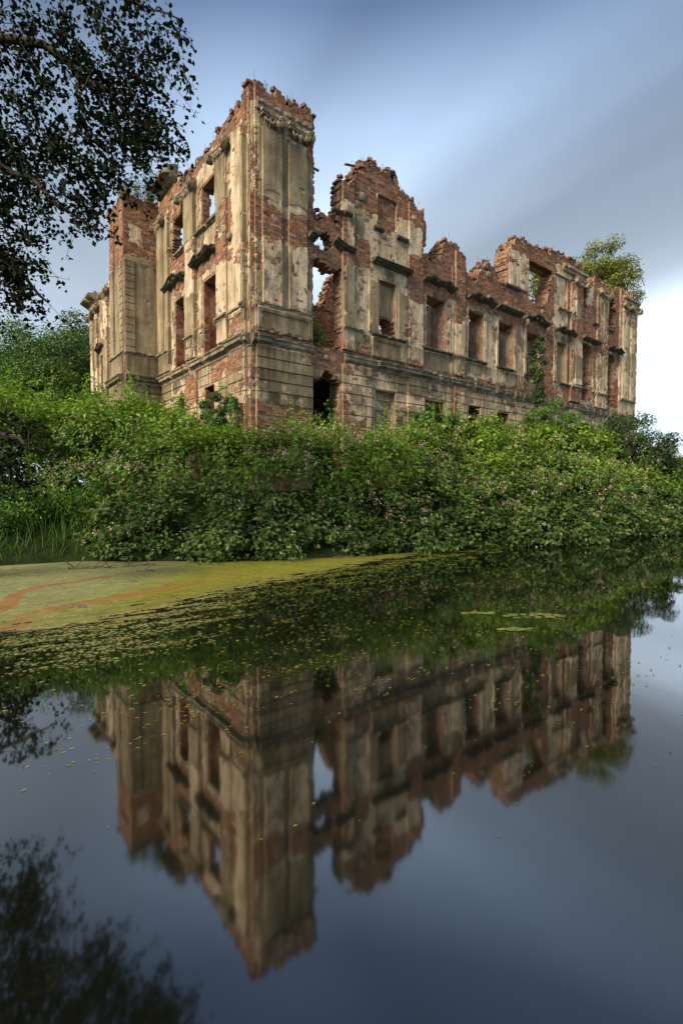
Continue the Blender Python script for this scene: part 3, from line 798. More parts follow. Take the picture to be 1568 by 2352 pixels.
W_R = Wall('front', FR, out_R, op_R, rel_R, gr_R, .72, zones_R, fin_R, nofin_R, seed=1, holes=90, hard=(0, 28.0), base=.42,
           zone_under=[(4.1, 6.9, 10.7, 12.0, .2), (20.9, 28, 7, 9.5, .3), (12, 12.9, 7.5, 9.6, .4), (14.3, 15.2, 7.5, 9.6, .4), (10.5, 10.8, 7.5, 9.3, .3), (5.3, 6.3, 7.6, 9.7, 1.2), (18.2, 19.2, 7.6, 9.7, 1.0), (5.0, 6.75, 6.72, 7.45, .9), (7.9, 9.4, 6.75, 7.45, .6), (1.0, 1.4, 7.6, 13, .25), (.2, 2.3, 4.6, 6.2, .5), (.2, 2.3, 6.8, 7.45, .5), (.3, 2.1, 11, 13.1, .5), (3.6, 4.15, 7.6, 9.7, .4), (.2, 2.2, 13.4, 13.7, .4)])
out_L = [(0, 1.2), (20.3, 1.2), (20.3, 13.2), (19.9, 13.45), (19.0, 13.45), (17.2, 13.35), (16.0, 13.7), (12, 14.0), (8.2, 14.1), (7.4, 14.7), (6.8, 14.65), (6.2, 14.4), (5.7, 14.1), (5.3, 13.88), (4.5, 13.8), (4.1, 13.95),
         (3.4, 13.8), (2.2, 13.95), (1.8, 13.83), (.9, 14.0), (.15, 14.0), (0, 14.1)]
op_L = [([(2.38, 11.12), (3.6, 11.12), (3.6, 12.68), (2.38, 12.68)], False, 1), ([(5.25, 11.15), (6.1, 11.15), (6.55, 11.1), (6.8, 11.5), (6.45, 11.9), (6.4, 12.7), (5.25, 12.7)], True, 1),
        (rect(2.42, 3.53, 6.66, 9.31), False, 1), (rect(5.22, 6.33, 6.62, 9.33), False, 1), (rect(2.7, 3.48, 2.5, 5.42), False), ([(5.42, 2.5), (6.13, 2.5), (6.13, 5.4), (5.85, 5.65), (5.42, 5.4)], True),
        (rect(17.5, 18.3, 7.6, 9.7), False, 1), (rect(17.5, 18.3, 3, 5.4), False)]
rel_L = [(.15, 1.3, 1.2, 6.3, .12), (.15, 1.3, 6.3, 7.5, .10), (.18, 2.15, 7.5, 14.2, .05), (.15, .32, 7.5, 13.2, .15), (1.38, 2.15, 6.7, 13.1, .14), (.4, 1.3, 6.86, 7.32, .07),
         (4.06, 4.98, 6.7, 13.1, .13), (6.75, 8.2, 6.7, 13.1, .12), (7.2, 7.9, 7.6, 13.1, .17), (2.2, 2.38, 7.5, 9.5, .05), (3.6, 3.8, 7.5, 9.5, .05), (4.98, 5.18, 7.5, 9.5, .05), (6.4, 6.6, 7.5, 9.5, .05),
         (4.06, 4.98, 1.2, 6.2, .09), (16.3, 17.2, 6.7, 13.0, .13), (18.6, 19.2, 6.7, 13.0, .13), (19.5, 20.2, 6.7, 13.0, .15)]
gr_L = [(0, 20, z, .022, -.04) for z in GZs]
zones_L = [(0, 2.4, 13.2, 14.3, 1.3), (0, 8, 13.35, 14.8, .8), (.0, 1.0, 3, 5.2, .75), (.3, 3.0, 5.5, 6.2, 1.0), (.35, 1.3, 6.8, 7.4, .5), (1.2, 2.5, 9.3, 11.4, .9), (.2, 1.2, 8.5, 10, .4), (2.3, 4.2, 9.6, 10.1, .9), (3.4, 4.3, 9.5, 11.3, .6),
           (4.9, 6.7, 9.6, 11.1, .95), (2.2, 2.5, 11.0, 13.2, .7), (3.6, 4.1, 11.2, 13.0, .6), (5.0, 6.9, 12.6, 13.4, .8), (6.4, 7.1, 10.8, 12.4, .9), (4.0, 5.3, 5.0, 6.2, .7), (.8, 1.4, 10.3, 12.5, .5), (2.0, 2.4, 9.4, 12, .5), (16, 20.3, 10, 13.4, .35), (2.9, 4.1, 6.0, 6.3, .6),
           (0, 9, 6.52, 6.7, .5), (.1, .9, 12.6, 13.5, .5)]
fin_L = [(1.36, 2.17, 10.4, 13, .8), (4.0, 5.0, 11.2, 12.8, .8), (6.7, 8.2, 7, 13, 1.2), (4.0, 5.0, 7.5, 9.0, .5), (1.36, 2.2, 7.6, 9.4, .35), (.1, .35, 7, 13, .9), (6.8, 8.2, 5.5, 7.5, .9), (.3, 2.2, 4.8, 5.5, .5), (16, 20.3, 6, 13, .4)]
zones_L = [z[:4] + (z[4] * .8,) for z in zones_L]
W_L = Wall('side', FL, out_L, op_L, rel_L, gr_L, .6, zones_L, fin_L, [(0.4, 1.3, 8, 13, .2)], seed=2, thick_hi=.30, zhi=10.6, holes=80, base=.50, hard=(0,),
           zone_under=[(6.7, 8.3, 5, 13, .8), (1.36, 2.2, 10.2, 13, .5), (4.0, 5.0, 11, 12.9, .5), (2.5, 3.7, 7, 9.5, .0), (.2, 1.5, 7.4, 9, .3), (16, 20.3, 6, 10, .3)])

def near_key(cen):
    # the lowest, nearest face bricks of the corner pavilion
    d = np.linalg.norm(cen - np.array([0, 0, 1.55]), axis=1)
    side = (cen - C0) @ RD; sl = (cen - C0) @ LD
    ok = (cen[:, 2] > 3.25) & (cen[:, 2] < 6.3) & (side > -.2) & (side < 2.4) & (sl < .4)
    return np.where(ok, d, 1e9)
near_key.n = 190
class Near2:
    n = 110
    def __call__(s, cen):
        d = np.linalg.norm(cen - np.array([0, 0, 1.55]), axis=1); sl = (cen - C0) @ LD; side = (cen - C0) @ RD
        ok = (cen[:, 2] > 3.6) & (cen[:, 2] < 6.3) & (side < .15) & (sl < 2)
        return np.where(ok, d, 1e9)
notch(W_R, [(.5, 2.2), (2.5, 3.3), (3.7, 8), (8.2, 11.4), (13.9, 21), (21.6, 27.6)], 4); notch(W_L, [(.4, 7.8), (16.5, 18.5)], 5)
W_R.build(palace, bricks, single=near_key)
W_L.build(palace, bricks, single=Near2())

def step_R(u): return .047 if u < 5 else (.055 if u < 12 else .075)
def both(w, region, step, tag):
    rs = (fbm, )
    def fu(X, Z):
        sd = w.solid(X, Z); rg = .035 + .06 * (fbm(X * 6, Z * 6, 4, 2) - .3)
        return np.minimum(w.U(X, Z), (sd - rg) * 5)
    def ff(X, Z):
        return np.minimum(np.minimum(w.F(X, Z), w.U(X, Z) - .10), (w.solid(X, Z) - .03) * 5)
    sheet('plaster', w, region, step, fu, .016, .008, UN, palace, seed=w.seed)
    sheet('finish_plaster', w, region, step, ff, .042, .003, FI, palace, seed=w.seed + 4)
both(W_R, (.0, 28.0, 2.6, 14.4), step_R, 0)
both(W_L, (.0, 8.15, 2.6, 14.6), .05, 0)
both(W_L, (16.2, 20.3, 3.5, 13.5), .08, 0)

# shell around the far corner and inner walls
def simple(name, O, d, n, outline, openings, thick, seed, base, core_mat=MO, plaster=None, front=True, zones=(), rag=.1, step=.07):
    w = Wall(name, Frame(O, d, n), outline, openings, (), (), thick, zones, (), (), base=base, seed=seed, rag=rag)
    w.build(palace, bricks, core_mat, front=front)
    if plaster:
        u0, u1 = min(p[0] for p in outline), max(p[0] for p in outline)
        sheet('plaster', w, (u0, u1, w.z0 + .5, w.z1), step, lambda X, Z: np.minimum(w.U(X, Z), (w.solid(X, Z) - .04) * 5), .016, .008, plaster, palace)
    return w
I1o = C0 + LD * 5.0
simple('inner', I1o, RD, -LD, [(.6, 1.5), (9.5, 1.5), (9.5, 8.6), (8.0, 8.9), (7.7, 11.9), (7.05, 12.0), (6.95, 11.6), (6.62, 10.8), (6.55, 10.3), (6.2, 10.25), (5.7, 10.2), (4.5, 9.9), (3, 9.6), (.6, 9.6)],
       [(rect(3.2, 4.3, 6.4, 8.6), False), (rect(1, 2.5, 2, 5), False)], .5, 5, .12, plaster=UN, zones=[(4.5, 9.5, 8.2, 12, .8)])
simple('inner', C0 + LD * 9.8 + RD * .6, RD, -LD, [(0, 1.5), (8, 1.5), (8, 9.3), (4, 9.6), (0, 9.4)], [], .5, 6, .3, plaster=MA)
simple('inner', C0 + RD * 9.55 + LD * .72, LD, -RD, [(0, 1.5), (7, 1.5), (7, 8.8), (3, 9.8), (0, 9.9)], [(rect(2, 3.2, 6.4, 8.7), False)], .45, 8, .3, plaster=PI_)
simple('inner', C0 + RD * 17.6 + LD * .72, LD, -RD, [(0, 1.5), (7, 1.5), (7, 8.8), (3, 9.8), (0, 10.2)], [(rect(2, 3.2, 6.4, 8.7), False)], .45, 9, .3, plaster=PI_)
simple('inner', C0 + RD * 28.0 + LD * .72, LD, RD, [(0, 1.5), (8, 1.5), (8, 12), (5, 13), (2, 13.8), (0, 14.0)], [(rect(3, 4.2, 7.4, 9.7), False)], .7, 10, .3, plaster=UN)
simple('inner', C0 + LD * 20.3 + RD * .6, RD, LD, [(0, 1.5), (7, 1.5), (7, 10), (3, 12.5), (0, 13.2)], [(rect(3, 4.2, 7.4, 9.7), False)], .6, 12, .3, plaster=UN)
for k, (u, a, b) in enumerate([(9.22, 7.4, 9.9), (11.83, 7.4, 9.6), (14.2, 7.4, 9.9), (16.55, 7.4, 9.8), (22.2, 6.9, 10.0), (25.15, 6.9, 10.0)]):
    simple('inner', C0 + RD * (u + .06) + LD * .73, LD, -RD, [(0, a), (.8, a), (.8, b - .3), (0, b)], [], .35, 70 + k, .45, plaster=PI_)
# floor slab added inside to keep the ground-floor openings dark
fs = MB()
def slab(u0, u1, w0, w1, z0, z1):
    c = C0 + RD * (u0 + u1) / 2 + LD * (w0 + w1) / 2 + UP * (z0 + z1) / 2
    fs.box(c, [RD * (u1 - u0) / 2, LD * (w1 - w0) / 2, UP * (z1 - z0) / 2])
slab(.62, 2.1, .75, 4.9, 6.0, 6.3); slab(4.0, 27.2, .75, 6.5, 6.0, 6.3); slab(.62, 9.4, 5.55, 9.7, 6.0, 6.3); slab(2.1, 4.0, 2.6, 4.9, 6.0, 6.3)
link('shading_slab', fs.mesh('shading_slab'), MO, palace)

# cheek plaster and inner splay of the first floor windows (right-hand reveals, facing the camera)
def reveal(w, u, z0, z1, T, mat, seed, base=.2):
    fr = Frame(w.f.pt(u, 0, 0), -w.f.n, -w.f.d)
    ww = Wall('r', fr, rect(0, T, z0, z1), (), (), (), .1, base=base, seed=seed)
    sheet('reveal_plaster', ww, (.02, T, z0, z1), .05, lambda X, Z: np.minimum(ww.U(X, Z) + 1.2 * (X / T - .45), (np.minimum(np.minimum(X - .02, T - X), np.minimum(Z - z0, z1 - Z))) * 5 + .05), .022, .006, mat, palace, frame=fr)
for k, (u, a, b, m, bs) in enumerate([(9.22, 7.6, 9.6, PI_, .3), (11.83, 7.6, 9.3, PI_, .2), (14.2, 7.6, 9.6, PI_, .35), (16.55, 7.6, 9.6, PI_, .0), (22.2, 7.1, 9.8, PI_, .7), (25.15, 7.1, 9.7, PI_, .7), (3.56, 2.6, 5.0, UN, .1), (9.15, 3, 5.4, MA, .3), (13.95, 3, 5.4, MA, .3)]):
    reveal(W_R, u, a, b, .7 if u > 4 else .44, m, 30 + k, bs)
for k, (u, a, b, m) in enumerate([(3.53, 6.7, 9.2, MA), (6.33, 6.7, 9.2, MA)]):
    reveal(W_L, u, a, b, .58, m, 50 + k, .5)

# ---- string courses, pedestal mouldings, sills, hoods
LOW = [(-.01, 6.20), (.05, 6.21), (.06, 6.28), (.12, 6.33), (.17, 6.36), (.20, 6.37), (.20, 6.48), (.24, 6.50), (.25, 6.56), (-.01, 6.61)]
PED = [(-.01, 7.42), (.03, 7.43), (.06, 7.48), (.11, 7.50), (.12, 7.56), (-.01, 7.61)]
for i, (a, b) in enumerate([(.0, .62), (.62, 2.32), (3.72, 5.2), (5.2, 8.2), (8.2, 9.8), (9.8, 11.2), (11.2, 14.1), (14.4, 17.2), (17.2, 20.8), (20.8, 24.2), (24.5, 25.8), (25.8, 28.05)]):
    pf = LOW if i in (0, 3) else [(o * (.62 if z > 6.33 else .9), z) for o, z in LOW]
    cornice('cornice', W_R, a, b, pf, TR, palace, miss=.05 if i < 4 else .22, seed=i, rough=.012 if i < 4 else .03)
for i, (a, b) in enumerate([(.14, 2.3), (3.62, 4.6), (9.6, 10.5), (19.6, 20.85), (22.6, 24.0), (25.7, 28.05)]):
    cornice('string_moulding', W_R, a, b, PED, TR if i in (0, ) else CA, palace, miss=.12, seed=20 + i, rough=.014)
for i, (a, b) in enumerate([(.0, .95), (.95, 3.0), (3.0, 5.2), (5.2, 8.1), (17, 20.4)]):
    cornice('cornice', W_L, a, b, LOW, TR if i < 2 else CA, palace, miss=.04 if i < 2 else .15, seed=40 + i, rough=.012)
for i, (a, b) in enumerate([(.14, 1.3), (1.3, 2.5), (4.0, 5.1), (6.7, 8.1), (16.3, 20.3)]):
    cornice('string_moulding', W_L, a, b, PED, CA, palace, miss=.15, seed=60 + i, rough=.014)
SILL = [(-.01, 7.46), (.05, 7.47), (.09, 7.51), (.14, 7.53), (.14, 7.585), (-.01, 7.60)]
for i, (a, b) in enumerate([(4.97, 6.76), (7.8, 9.6), (10.62, 12.05), (12.91, 14.2), (15.2, 16.8), (18.5, 19.6)]):
    cornice('window_sill', W_R, a, b, SILL, HO, palace, miss=.03, seed=80 + i)
USILL = [(-.01, 11.36), (.06, 11.37), (.10, 11.41), (.15, 11.43), (.15, 11.50), (-.01, 11.52)]
for i, (a, b) in enumerate([(3.15, 3.95), (5.06, 5.56), (6.25, 6.85), (13.45, 14.65), (18.3, 19.85), (22.2, 22.75), (23.98, 24.8)]):
    cornice('window_sill', W_R, a, b, [(o, z + (.06 if i > 2 else 0)) for o, z in USILL], HO if i != 4 else CA, palace, miss=.03, seed=90 + i)
for i, (a, b) in enumerate([(2.24, 4.02), (5.1, 6.1)]):
    cornice('window_sill', W_L, a, b, [(o, z - .32) for o, z in USILL], TR, palace, miss=.03, seed=97 + i)
HOOD = [(-.01, 0), (.06, .01), (.08, .04), (.14, .06), (.22, .075), (.23, .11), (.29, .125), (.30, .16), (-.01, .19)]
def wavy(t): return .17 * (math.exp(-((t - .27) / .13) ** 2) + math.exp(-((t - .73) / .13) ** 2)) + .05 * math.exp(-((t - .5) / .1) ** 2) - .02
def bow(t): return .30 * math.exp(-((t - .5) / .2) ** 2) - .10 * math.exp(-((t - .5) / .06) ** 2)
def desc(t): return .22 * (1 - t) ** 2 - .05 + .03 * t
def add_scroll(f, u, z, o, r, parent, name='scroll', mat=HO, turns=2.2, sg=1):
    m = MB(); n = 34
    th = np.linspace(0, turns * 2 * np.pi, n); rr_ = r * (1 - .8 * th / th[-1])
    m.tube(f.pt(u + sg * np.cos(th) * rr_, z + np.sin(th) * rr_, o + .02 + .02 * th / th[-1]), np.linspace(r * .17, r * .10, n), 6)
    # drum behind the spiral
    k = 14; ph = np.arange(k) / k * 2 * np.pi
    A = f.pt(u + np.cos(ph) * r * .98, z + np.sin(ph) * r * .98, o); B = f.pt(u + np.cos(ph) * r * .98, z + np.sin(ph) * r * .98, o - .16)
    V = np.concatenate([A, B, [f.pt(u, z, o + .01)]])
    m.add(V, [(i, (i + 1) % k, k + (i + 1) % k, k + i) for i in range(k)], [(2 * k, i, (i + 1) % k) for i in range(k)])
    return link(name, m.mesh(name, False), mat, parent)
def hood(w, u0, u1, z, kind, scr=True, console=False):
    zf = {'s': None, 'w': wavy, 'b': bow, 'd': desc}[kind]
    prof = [(o, z + dz) for o, dz in HOOD]
    seg = MB()
    h = cornice('window_hood', w, u0, u1, prof, HO, palace, zf=zf, rough=.006, extra=.03, seed=int(u0 * 7)) if kind == 's' else None
    if h is None:
        n = 26; us = np.linspace(u0, u1, n); k = len(prof); P = np.zeros((n, k, 3))
        for i, u in enumerate(us):
            for j, (po, pz) in enumerate(prof): P[i, j] = w.f.pt(u, pz + zf(i / (n - 1)) + rng.uniform(-.004, .004), .04 + po)
        Q = np.array([(i * k + j, (i + 1) * k + j, (i + 1) * k + j + 1, i * k + j + 1) for i in range(n - 1) for j in range(k - 1)])
        T = []
        for base, rev in ((0, False), ((n - 1) * k, True)):
            for j in range(1, k - 1): T.append((base, base + j, base + j + 1) if not rev else (base + j + 1, base + j, base))
        T = np.array(T)
        if w.f.flip: Q = Q[:, ::-1]; T = T[:, ::-1]
        seg.add(P.reshape(-1, 3), Q, T)
        h = link('window_hood', seg.mesh('window_hood'), HO, palace)
    if scr and kind in 'wb':
        m = (u0 + u1) / 2; dd = .11 * (u1 - u0)
        add_scroll(w.f, m - dd, z + .16, .27, .085, h); add_scroll(w.f, m + dd, z + .16, .27, .085, h, sg=-1)
    if console:
        for u in (u0 + .12, u1 - .12):
            c = MB(); th = np.linspace(0, 1, 9)
            pts = w.f.pt(np.full(9, u), z - .02 - .5 * th, .17 - .13 * th + .05 * np.sin(th * 6)); c.tube(pts, np.linspace(.10, .05, 9), 7)
            link('console', c.mesh('console'), UN, h)
    return h
hood(W_R, 4.98, 6.94, 10.12, 's'); hood(W_R, 7.7, 9.68, 10.14, 'w'); hood(W_R, 10.6, 12.55, 10.16, 'w'); hood(W_R, 12.75, 14.78, 10.2, 's'); hood(W_R, 15.05, 17.2, 10.18, 'b', console=True)
hood(W_R, 17.95, 19.98, 10.2, 'w'); hood(W_R, 20.7, 22.85, 10.3, 's'); hood(W_R, 23.85, 25.9, 10.26, 'w'); hood(W_R, 3.2, 4.06, 10.12, 'd'); hood(W_R, 2.1, 2.44, 10.1, 's')
hood(W_L, 2.15, 4.2, 9.92, 'w'); hood(W_L, 4.92, 7.15, 9.92, 'b'); hood(W_L, 17.0, 18.6, 9.95, 'b')

# carved cartouche above the blind window
ct = MB()
for k in range(26):
    u = rng.uniform(5.62, 6.1); z = rng.uniform(9.66, 10.08); a = rng.uniform(0, 6.28); th = np.linspace(0, 3.6, 7)
    r0 = rng.uniform(.03, .07)
    ct.tube(W_R.f.pt(u + np.cos(a + th) * r0 * (1 - th / 6), z + np.sin(a + th) * r0 * (1 - th / 6), .09 + .02 * rng.rand()), .014, 5)
link('cartouche', ct.mesh('cartouche'), UN, palace, kind='stuff')

def capital(w, u0, u1, z, o, left=True, right=True, r=.16):
    """ionic capital with corner volutes and a garland, some of it broken off"""
    f = w.f; m = MB()
    um, hw = (u0 + u1) / 2, (u1 - u0) / 2
    n = 11
    for (z0, z1, e, dd) in ((z + .10, z + .19, .06, .16), (z + .03, z + .10, .02, .11)):
        t = np.linspace(-1, 1, n); oo = o + dd * (.55 + .45 * t ** 2)
        V = []
        for zq in (z0, z1):
            V += list(f.pt(um + t * (hw + e), zq, oo)) + list(f.pt(um + t * (hw + e), zq, -.01))
        V = np.array(V); Q = []
        for i in range(n - 1):
            a, b, c, d = i, n + i, 2 * n + i, 3 * n + i
            Q += [(a, a + 1, c + 1, c), (c, c + 1, d + 1, d), (b, b + 1, a + 1, a)]
        Q += [(0, 2 * n, 3 * n, n), (n - 1, 2 * n - 1, 4 * n - 1, 3 * n - 1)]
        Q = np.array(Q)
        if f.flip: Q = Q[:, ::-1]
        m.add(V, Q)
    for s in range(3):                                         # garland
        a = u0 + .1 + s * (u1 - u0 - .2) / 3; b = a + (u1 - u0 - .2) / 3; t = np.linspace(0, 1, 7)
        m.tube(f.pt(a + (b - a) * t, z - .02 - .14 * np.sin(t * np.pi), o + .07), .03 + .012 * np.sin(t * np.pi), 6)
    for s in range(int(8 * hw / .4)):                                         # leaves under the abacus
        u = rng.uniform(u0 + .05, u1 - .05); zt = z - rng.uniform(.0, .1)
        m.tube(f.pt(np.array([u, u + .01, u]), np.array([zt, zt - .08, zt - rng.uniform(.14, .3)]), np.array([o + .05, o + .09, o + .02])), np.array([.035, .04, .012]), 5)
    c = link('capital', m.mesh('capital'), CA, palace)
    if left: add_scroll(f, u0 + .02, z - .05, o + .20, r, c, 'volute', CA)
    if right: add_scroll(f, u1 - .02, z - .05, o + .20, r, c, 'volute', CA, sg=-1)
    return c
capital(W_R, .36, 1.05, 13.3, .13, left=False); capital(W_R, 1.36, 2.12, 13.3, .13, left=False)
capital(W_R, 19.86, 21.1, 13.3, .16); capital(W_R, 22.85, 24.1, 13.45, .13); capital(W_R, 25.9, 26.9, 13.4, .17); capital(W_R, 27.0, 28.15, 13.4, .17)
capital(W_L, 1.25, 2.35, 13.0, .14); capital(W_L, 4.05, 5.4, 13.0, .13); capital(W_L, 7.1, 8.15, 12.95, .17, right=True); capital(W_L, 16.2, 17.3, 12.9, .13); capital(W_L, 18.5, 19.3, 12.6, .13); capital(W_L, 19.5, 20.3, 12.4, .15)
# entablature left on the corner pavilion and the far pier
EN = [(-.01, 13.46), (.06, 13.47), (.06, 13.62), (.12, 13.66), (.12, 13.78), (-.01, 13.82)]
cornice('cornice', W_R, .2, 2.2, [(o * .7, z) for o, z in EN], UN, palace, miss=.15, seed=5, rough=.03, extra=.02)
cornice('cornice', W_R, 18.6, 21.1, [(o * 1.4, z + .1) for o, z in EN], UN, palace, miss=.1, seed=6, rough=.03, extra=.1)
cornice('cornice', W_R, 25.7, 28.05, [(o * 1.4, z + .1) for o, z in EN], UN, palace, miss=.1, seed=7, rough=.03, extra=.1)
# piece of the eaves still hanging on the far left end and beside the chimney block
cornice('eaves', W_L, 18.6, 20.6, [(-.01, 12.95), (.15, 13.0), (.25, 13.15), (.5, 13.22), (.62, 13.3), (.62, 13.42), (-.01, 13.5)], CA, palace, miss=.15, seed=8, rough=.04)
cornice('eaves', W_L, 5.9, 7.9, [(-.01, 14.1), (.15, 14.15), (.3, 14.3), (.5, 14.38), (.52, 14.5), (.2, 14.62), (-.01, 14.7)], TR, palace, miss=.3, seed=9, rough=.07)

# long lintel beam above the big upper opening
lb = MB(); lb.box(W_R.f.pt(16.7, 13.33, -.2), [RD * 1.35, LD * .16, UP * .07]); link('lintel', lb.mesh('lintel'), WOOD, palace)
# stub beams, cables, a blue board in the window
lb = MB(); lb.box(W_R.f.pt(2.5, 12.6, -.05), [RD * .16, LD * .03, UP * .03]); link('beam_stub', lb.mesh('beam_stub'), WOOD, palace)
lb = MB(); lb.box(W_R.f.pt(3.95, 13.25, .05), [RD * .22 + UP * .05, LD * .05, UP * .018]); link('beam_stub', lb.mesh('beam_stub'), WOOD, palace)
lb = MB(); lb.box(W_L.f.pt(3.2, 11.38, -.22), [LD * .3, RD * .012, UP * .26]); link('board', lb.mesh('board'), BLUEB, palace)
for pts in ([(11.42, 6.3), (11.68, 6.12), (11.76, 5.85), (11.72, 5.3), (11.70, 4.2)], [(12.7, 6.28), (12.98, 6.1), (13.3, 5.86), (13.4, 5.4)]):
    p = np.array(pts); c = MB(); c.tube(W_R.f.pt(p[:, 0], p[:, 1], .16), .022, 6); link('cable', c.mesh('cable'), CABLE, palace)
# fieldstones walled in
def stone(f, u, z, o, r, parent, flat=.6):
    m = MB(); k, l = 9, 6; V = []
    rr_ = np.random.RandomState(int(abs(u) * 1000 + z * 10))
    for j in range(l + 1):
        ph = math.pi * j / l
        for i in range(k):
            th = 2 * math.pi * i / k; q = r * (.8 + .35 * rr_.rand())
            V.append(f.pt(u + q * math.sin(ph) * math.cos(th) * 1.2, z + q * math.cos(ph), o + q * math.sin(ph) * math.sin(th) * flat))
    m.add(np.array(V), [(j * k + i, j * k + (i + 1) % k, (j + 1) * k + (i + 1) % k, (j + 1) * k + i) for j in range(l) for i in range(k)])
    return link('stone', m.mesh('stone', True), ST, parent)
for (u, z, r) in [(4.55, 12.35, .17), (4.25, 12.0, .15), (11.95, 11.95, .17), (12.15, 11.6, .16), (12.2, 10.6, .12), (12.35, 9.95, .11), (12.7, 9.3, .12), (10.2, 11.6, .16), (12.3, 6.85, .15), (13.3, 6.8, .17), (11.3, 6.7, .12),
                  (12.0, 5.0, .14), (2.9, 6.3, .1), (13.6, 10.6, .12), (14.9, 12.0, .14), (21.4, 12.4, .12), (7.3, 10.9, .12)]:
    stone(FR, u, z, .06, r, palace, .35)
for (u, z, r) in [(7.2, 14.75, .2), (6.8, 14.78, .16), (1.2, 10.0, .12), (19.2, 13.6, .22)]: stone(FL, u, z, .1, r, palace, .8)

# projecting chimney-like block on the side front
B0 = C0 + LD * 8.06
FB = Frame(B0, -RD, -LD)                       # its right cheek, s runs outwards from the wall
FBf = Frame(B0 - RD * 1.52, LD, -RD)           # its front
wB = Wall('block', FB, [(0, 1.2), (1.52, 1.2), (1.52, 13.95), (1.1, 13.95), (.6, 14.0), (.2, 13.9), (0, 13.9)], [], [(0, 1.58, 1.2, 6.35, .08), (0, 1.56, 6.35, 7.4, .05), (1.1, 1.5, 7.5, 11.35, .03)],
          [(1.1, 1.5, z, .018, -.022) for z in np.arange(7.75, 11.3, .3)] + [(0, 1.6, z, .018, -.03) for z in (5.88, 5.4, 4.9, 4.4)], .3,
          [(0, 1.6, 11.55, 14.2, 1.6), (0.0, .3, 11.0, 12, 1.0), (.0, .25, 7.2, 8.2, .6)], [(0, 1.6, 1, 11.5, 1.4)], [], base=.6, seed=15, rag=.02, hard=(0, 1.52), holes=12,
          zone_under=[(.75, 1.3, 12.1, 12.85, 1.9), (0, 1.6, 3, 11.2, .6)])
wB.build(palace, bricks); both(wB, (0, 1.515, 2.6, 13.9), .05, 0)
wBf = Wall('block', FBf, [(0, 1.2), (2.1, 1.2), (2.1, 13.9), (1.2, 13.95), (0, 13.95)], [], [(0, 2.1, 1.2, 6.35, .08), (.0, 2.1, 6.35, 7.4, .05), (.55, 1.5, 7.6, 12.9, -.08)],
          [(0, .5, z, .018, -.022) for z in np.arange(7.75, 11.3, .3)], .3, [(0, 2.2, 11.4, 14.2, 1.6)], [(0, 2.2, 1, 11.5, 1.4)], [], base=.6, seed=16, rag=.02, hard=(0, 2.1))
wBf.build(palace, bricks); both(wBf, (0.01, 2.1, 2.6, 13.9), .06, 0)
wBb = Wall('block', Frame(B0 - RD * 1.52 + LD * 2.1, RD, LD), [(0, 1.2), (1.52, 1.2), (1.52, 13.8), (0, 13.9)], [], [], [], .3, [], [], [], base=.2, seed=17, rag=.02, hard=(0, 1.52))
wBb.build(palace, bricks)
for w_, a, b in ((wB, .35, 1.54), (wBf, 0, 2.12)):
    cornice('cornice', w_, a, b, LOW, FI, palace, seed=3, miss=.02); cornice('string_moulding', w_, a, b, PED, CA, palace, seed=3, miss=.05)

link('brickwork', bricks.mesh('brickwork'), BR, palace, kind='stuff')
# the nearest bricks are parts one by one; they share a few meshes
proto = {}
for i, (c, a, t) in enumerate(BIG[:300]):
    hl = [np.linalg.norm(v) for v in a]
    key = (round(hl[0], 2), round(hl[1], 2), round(hl[2], 2), int(rng.randint(0, 7)))
    if key not in proto:
        m = MB(); m.box((0, 0, 0), [(max(hl[0], .02), 0, 0), (0, hl[1], 0), (0, 0, hl[2])], t); proto[key] = m.mesh('brick'); proto[key].materials.append(BR)
    o = bpy.data.objects.new('brick', proto[key]); COL.objects.link(o); o.parent = palace
    R3 = np.stack([v / (n_ + 1e-9) for v, n_ in zip(a, hl)], 1)
    if np.linalg.det(R3) < 0: R3[:, 1] *= -1
    Mx = Matrix(R3.tolist()).to_4x4(); Mx.translation = Vector(c.tolist()); o.matrix_world = Mx

# ------------------------------------------------------------------ vegetation
def leaves(P, Nrm, size, tint, droop=.35, spread=.7, aspect=.62, fold=.22, r=None, up=.35):
    """one folded rhombus per leaf"""
    r = r or rng
    n = len(P)
    nn = Nrm + r.randn(n, 3) * spread; nn[:, 2] += up; nn /= np.linalg.norm(nn, axis=1)[:, None] + 1e-9
    t = r.randn(n, 3); t[:, 2] -= droop; t += Nrm * .5
    t -= nn * np.sum(t * nn, 1)[:, None]; t /= np.linalg.norm(t, axis=1)[:, None] + 1e-9
    b = np.cross(nn, t)
    L = (size * (.65 + .7 * r.rand(n)))[:, None]; Wd = L * aspect * .5
    m = P + t * L * .45
    V = np.stack([P, m + b * Wd + nn * L * fold * .5, P + t * L, m - b * Wd + nn * L * fold * .5], 1).reshape(-1, 3)
    i = np.arange(n) * 4
    T = np.concatenate([np.stack([i, i + 1, i + 2], 1), np.stack([i, i + 2, i + 3], 1)])
    return V, T, np.repeat(tint, 4, axis=0)

def green(n, base, var=.3, yellow=0.0, r=None):
    r = r or rng
    c = np.tile(np.array(base, float), (n, 1)) * (1 + var * (r.rand(n, 1) - .5) * 2)
    y = (r.rand(n, 1) < yellow) * r.rand(n, 1)
    return np.clip(c * (1 - y) + np.array([.20, .24, .03]) * y, 0, 1)

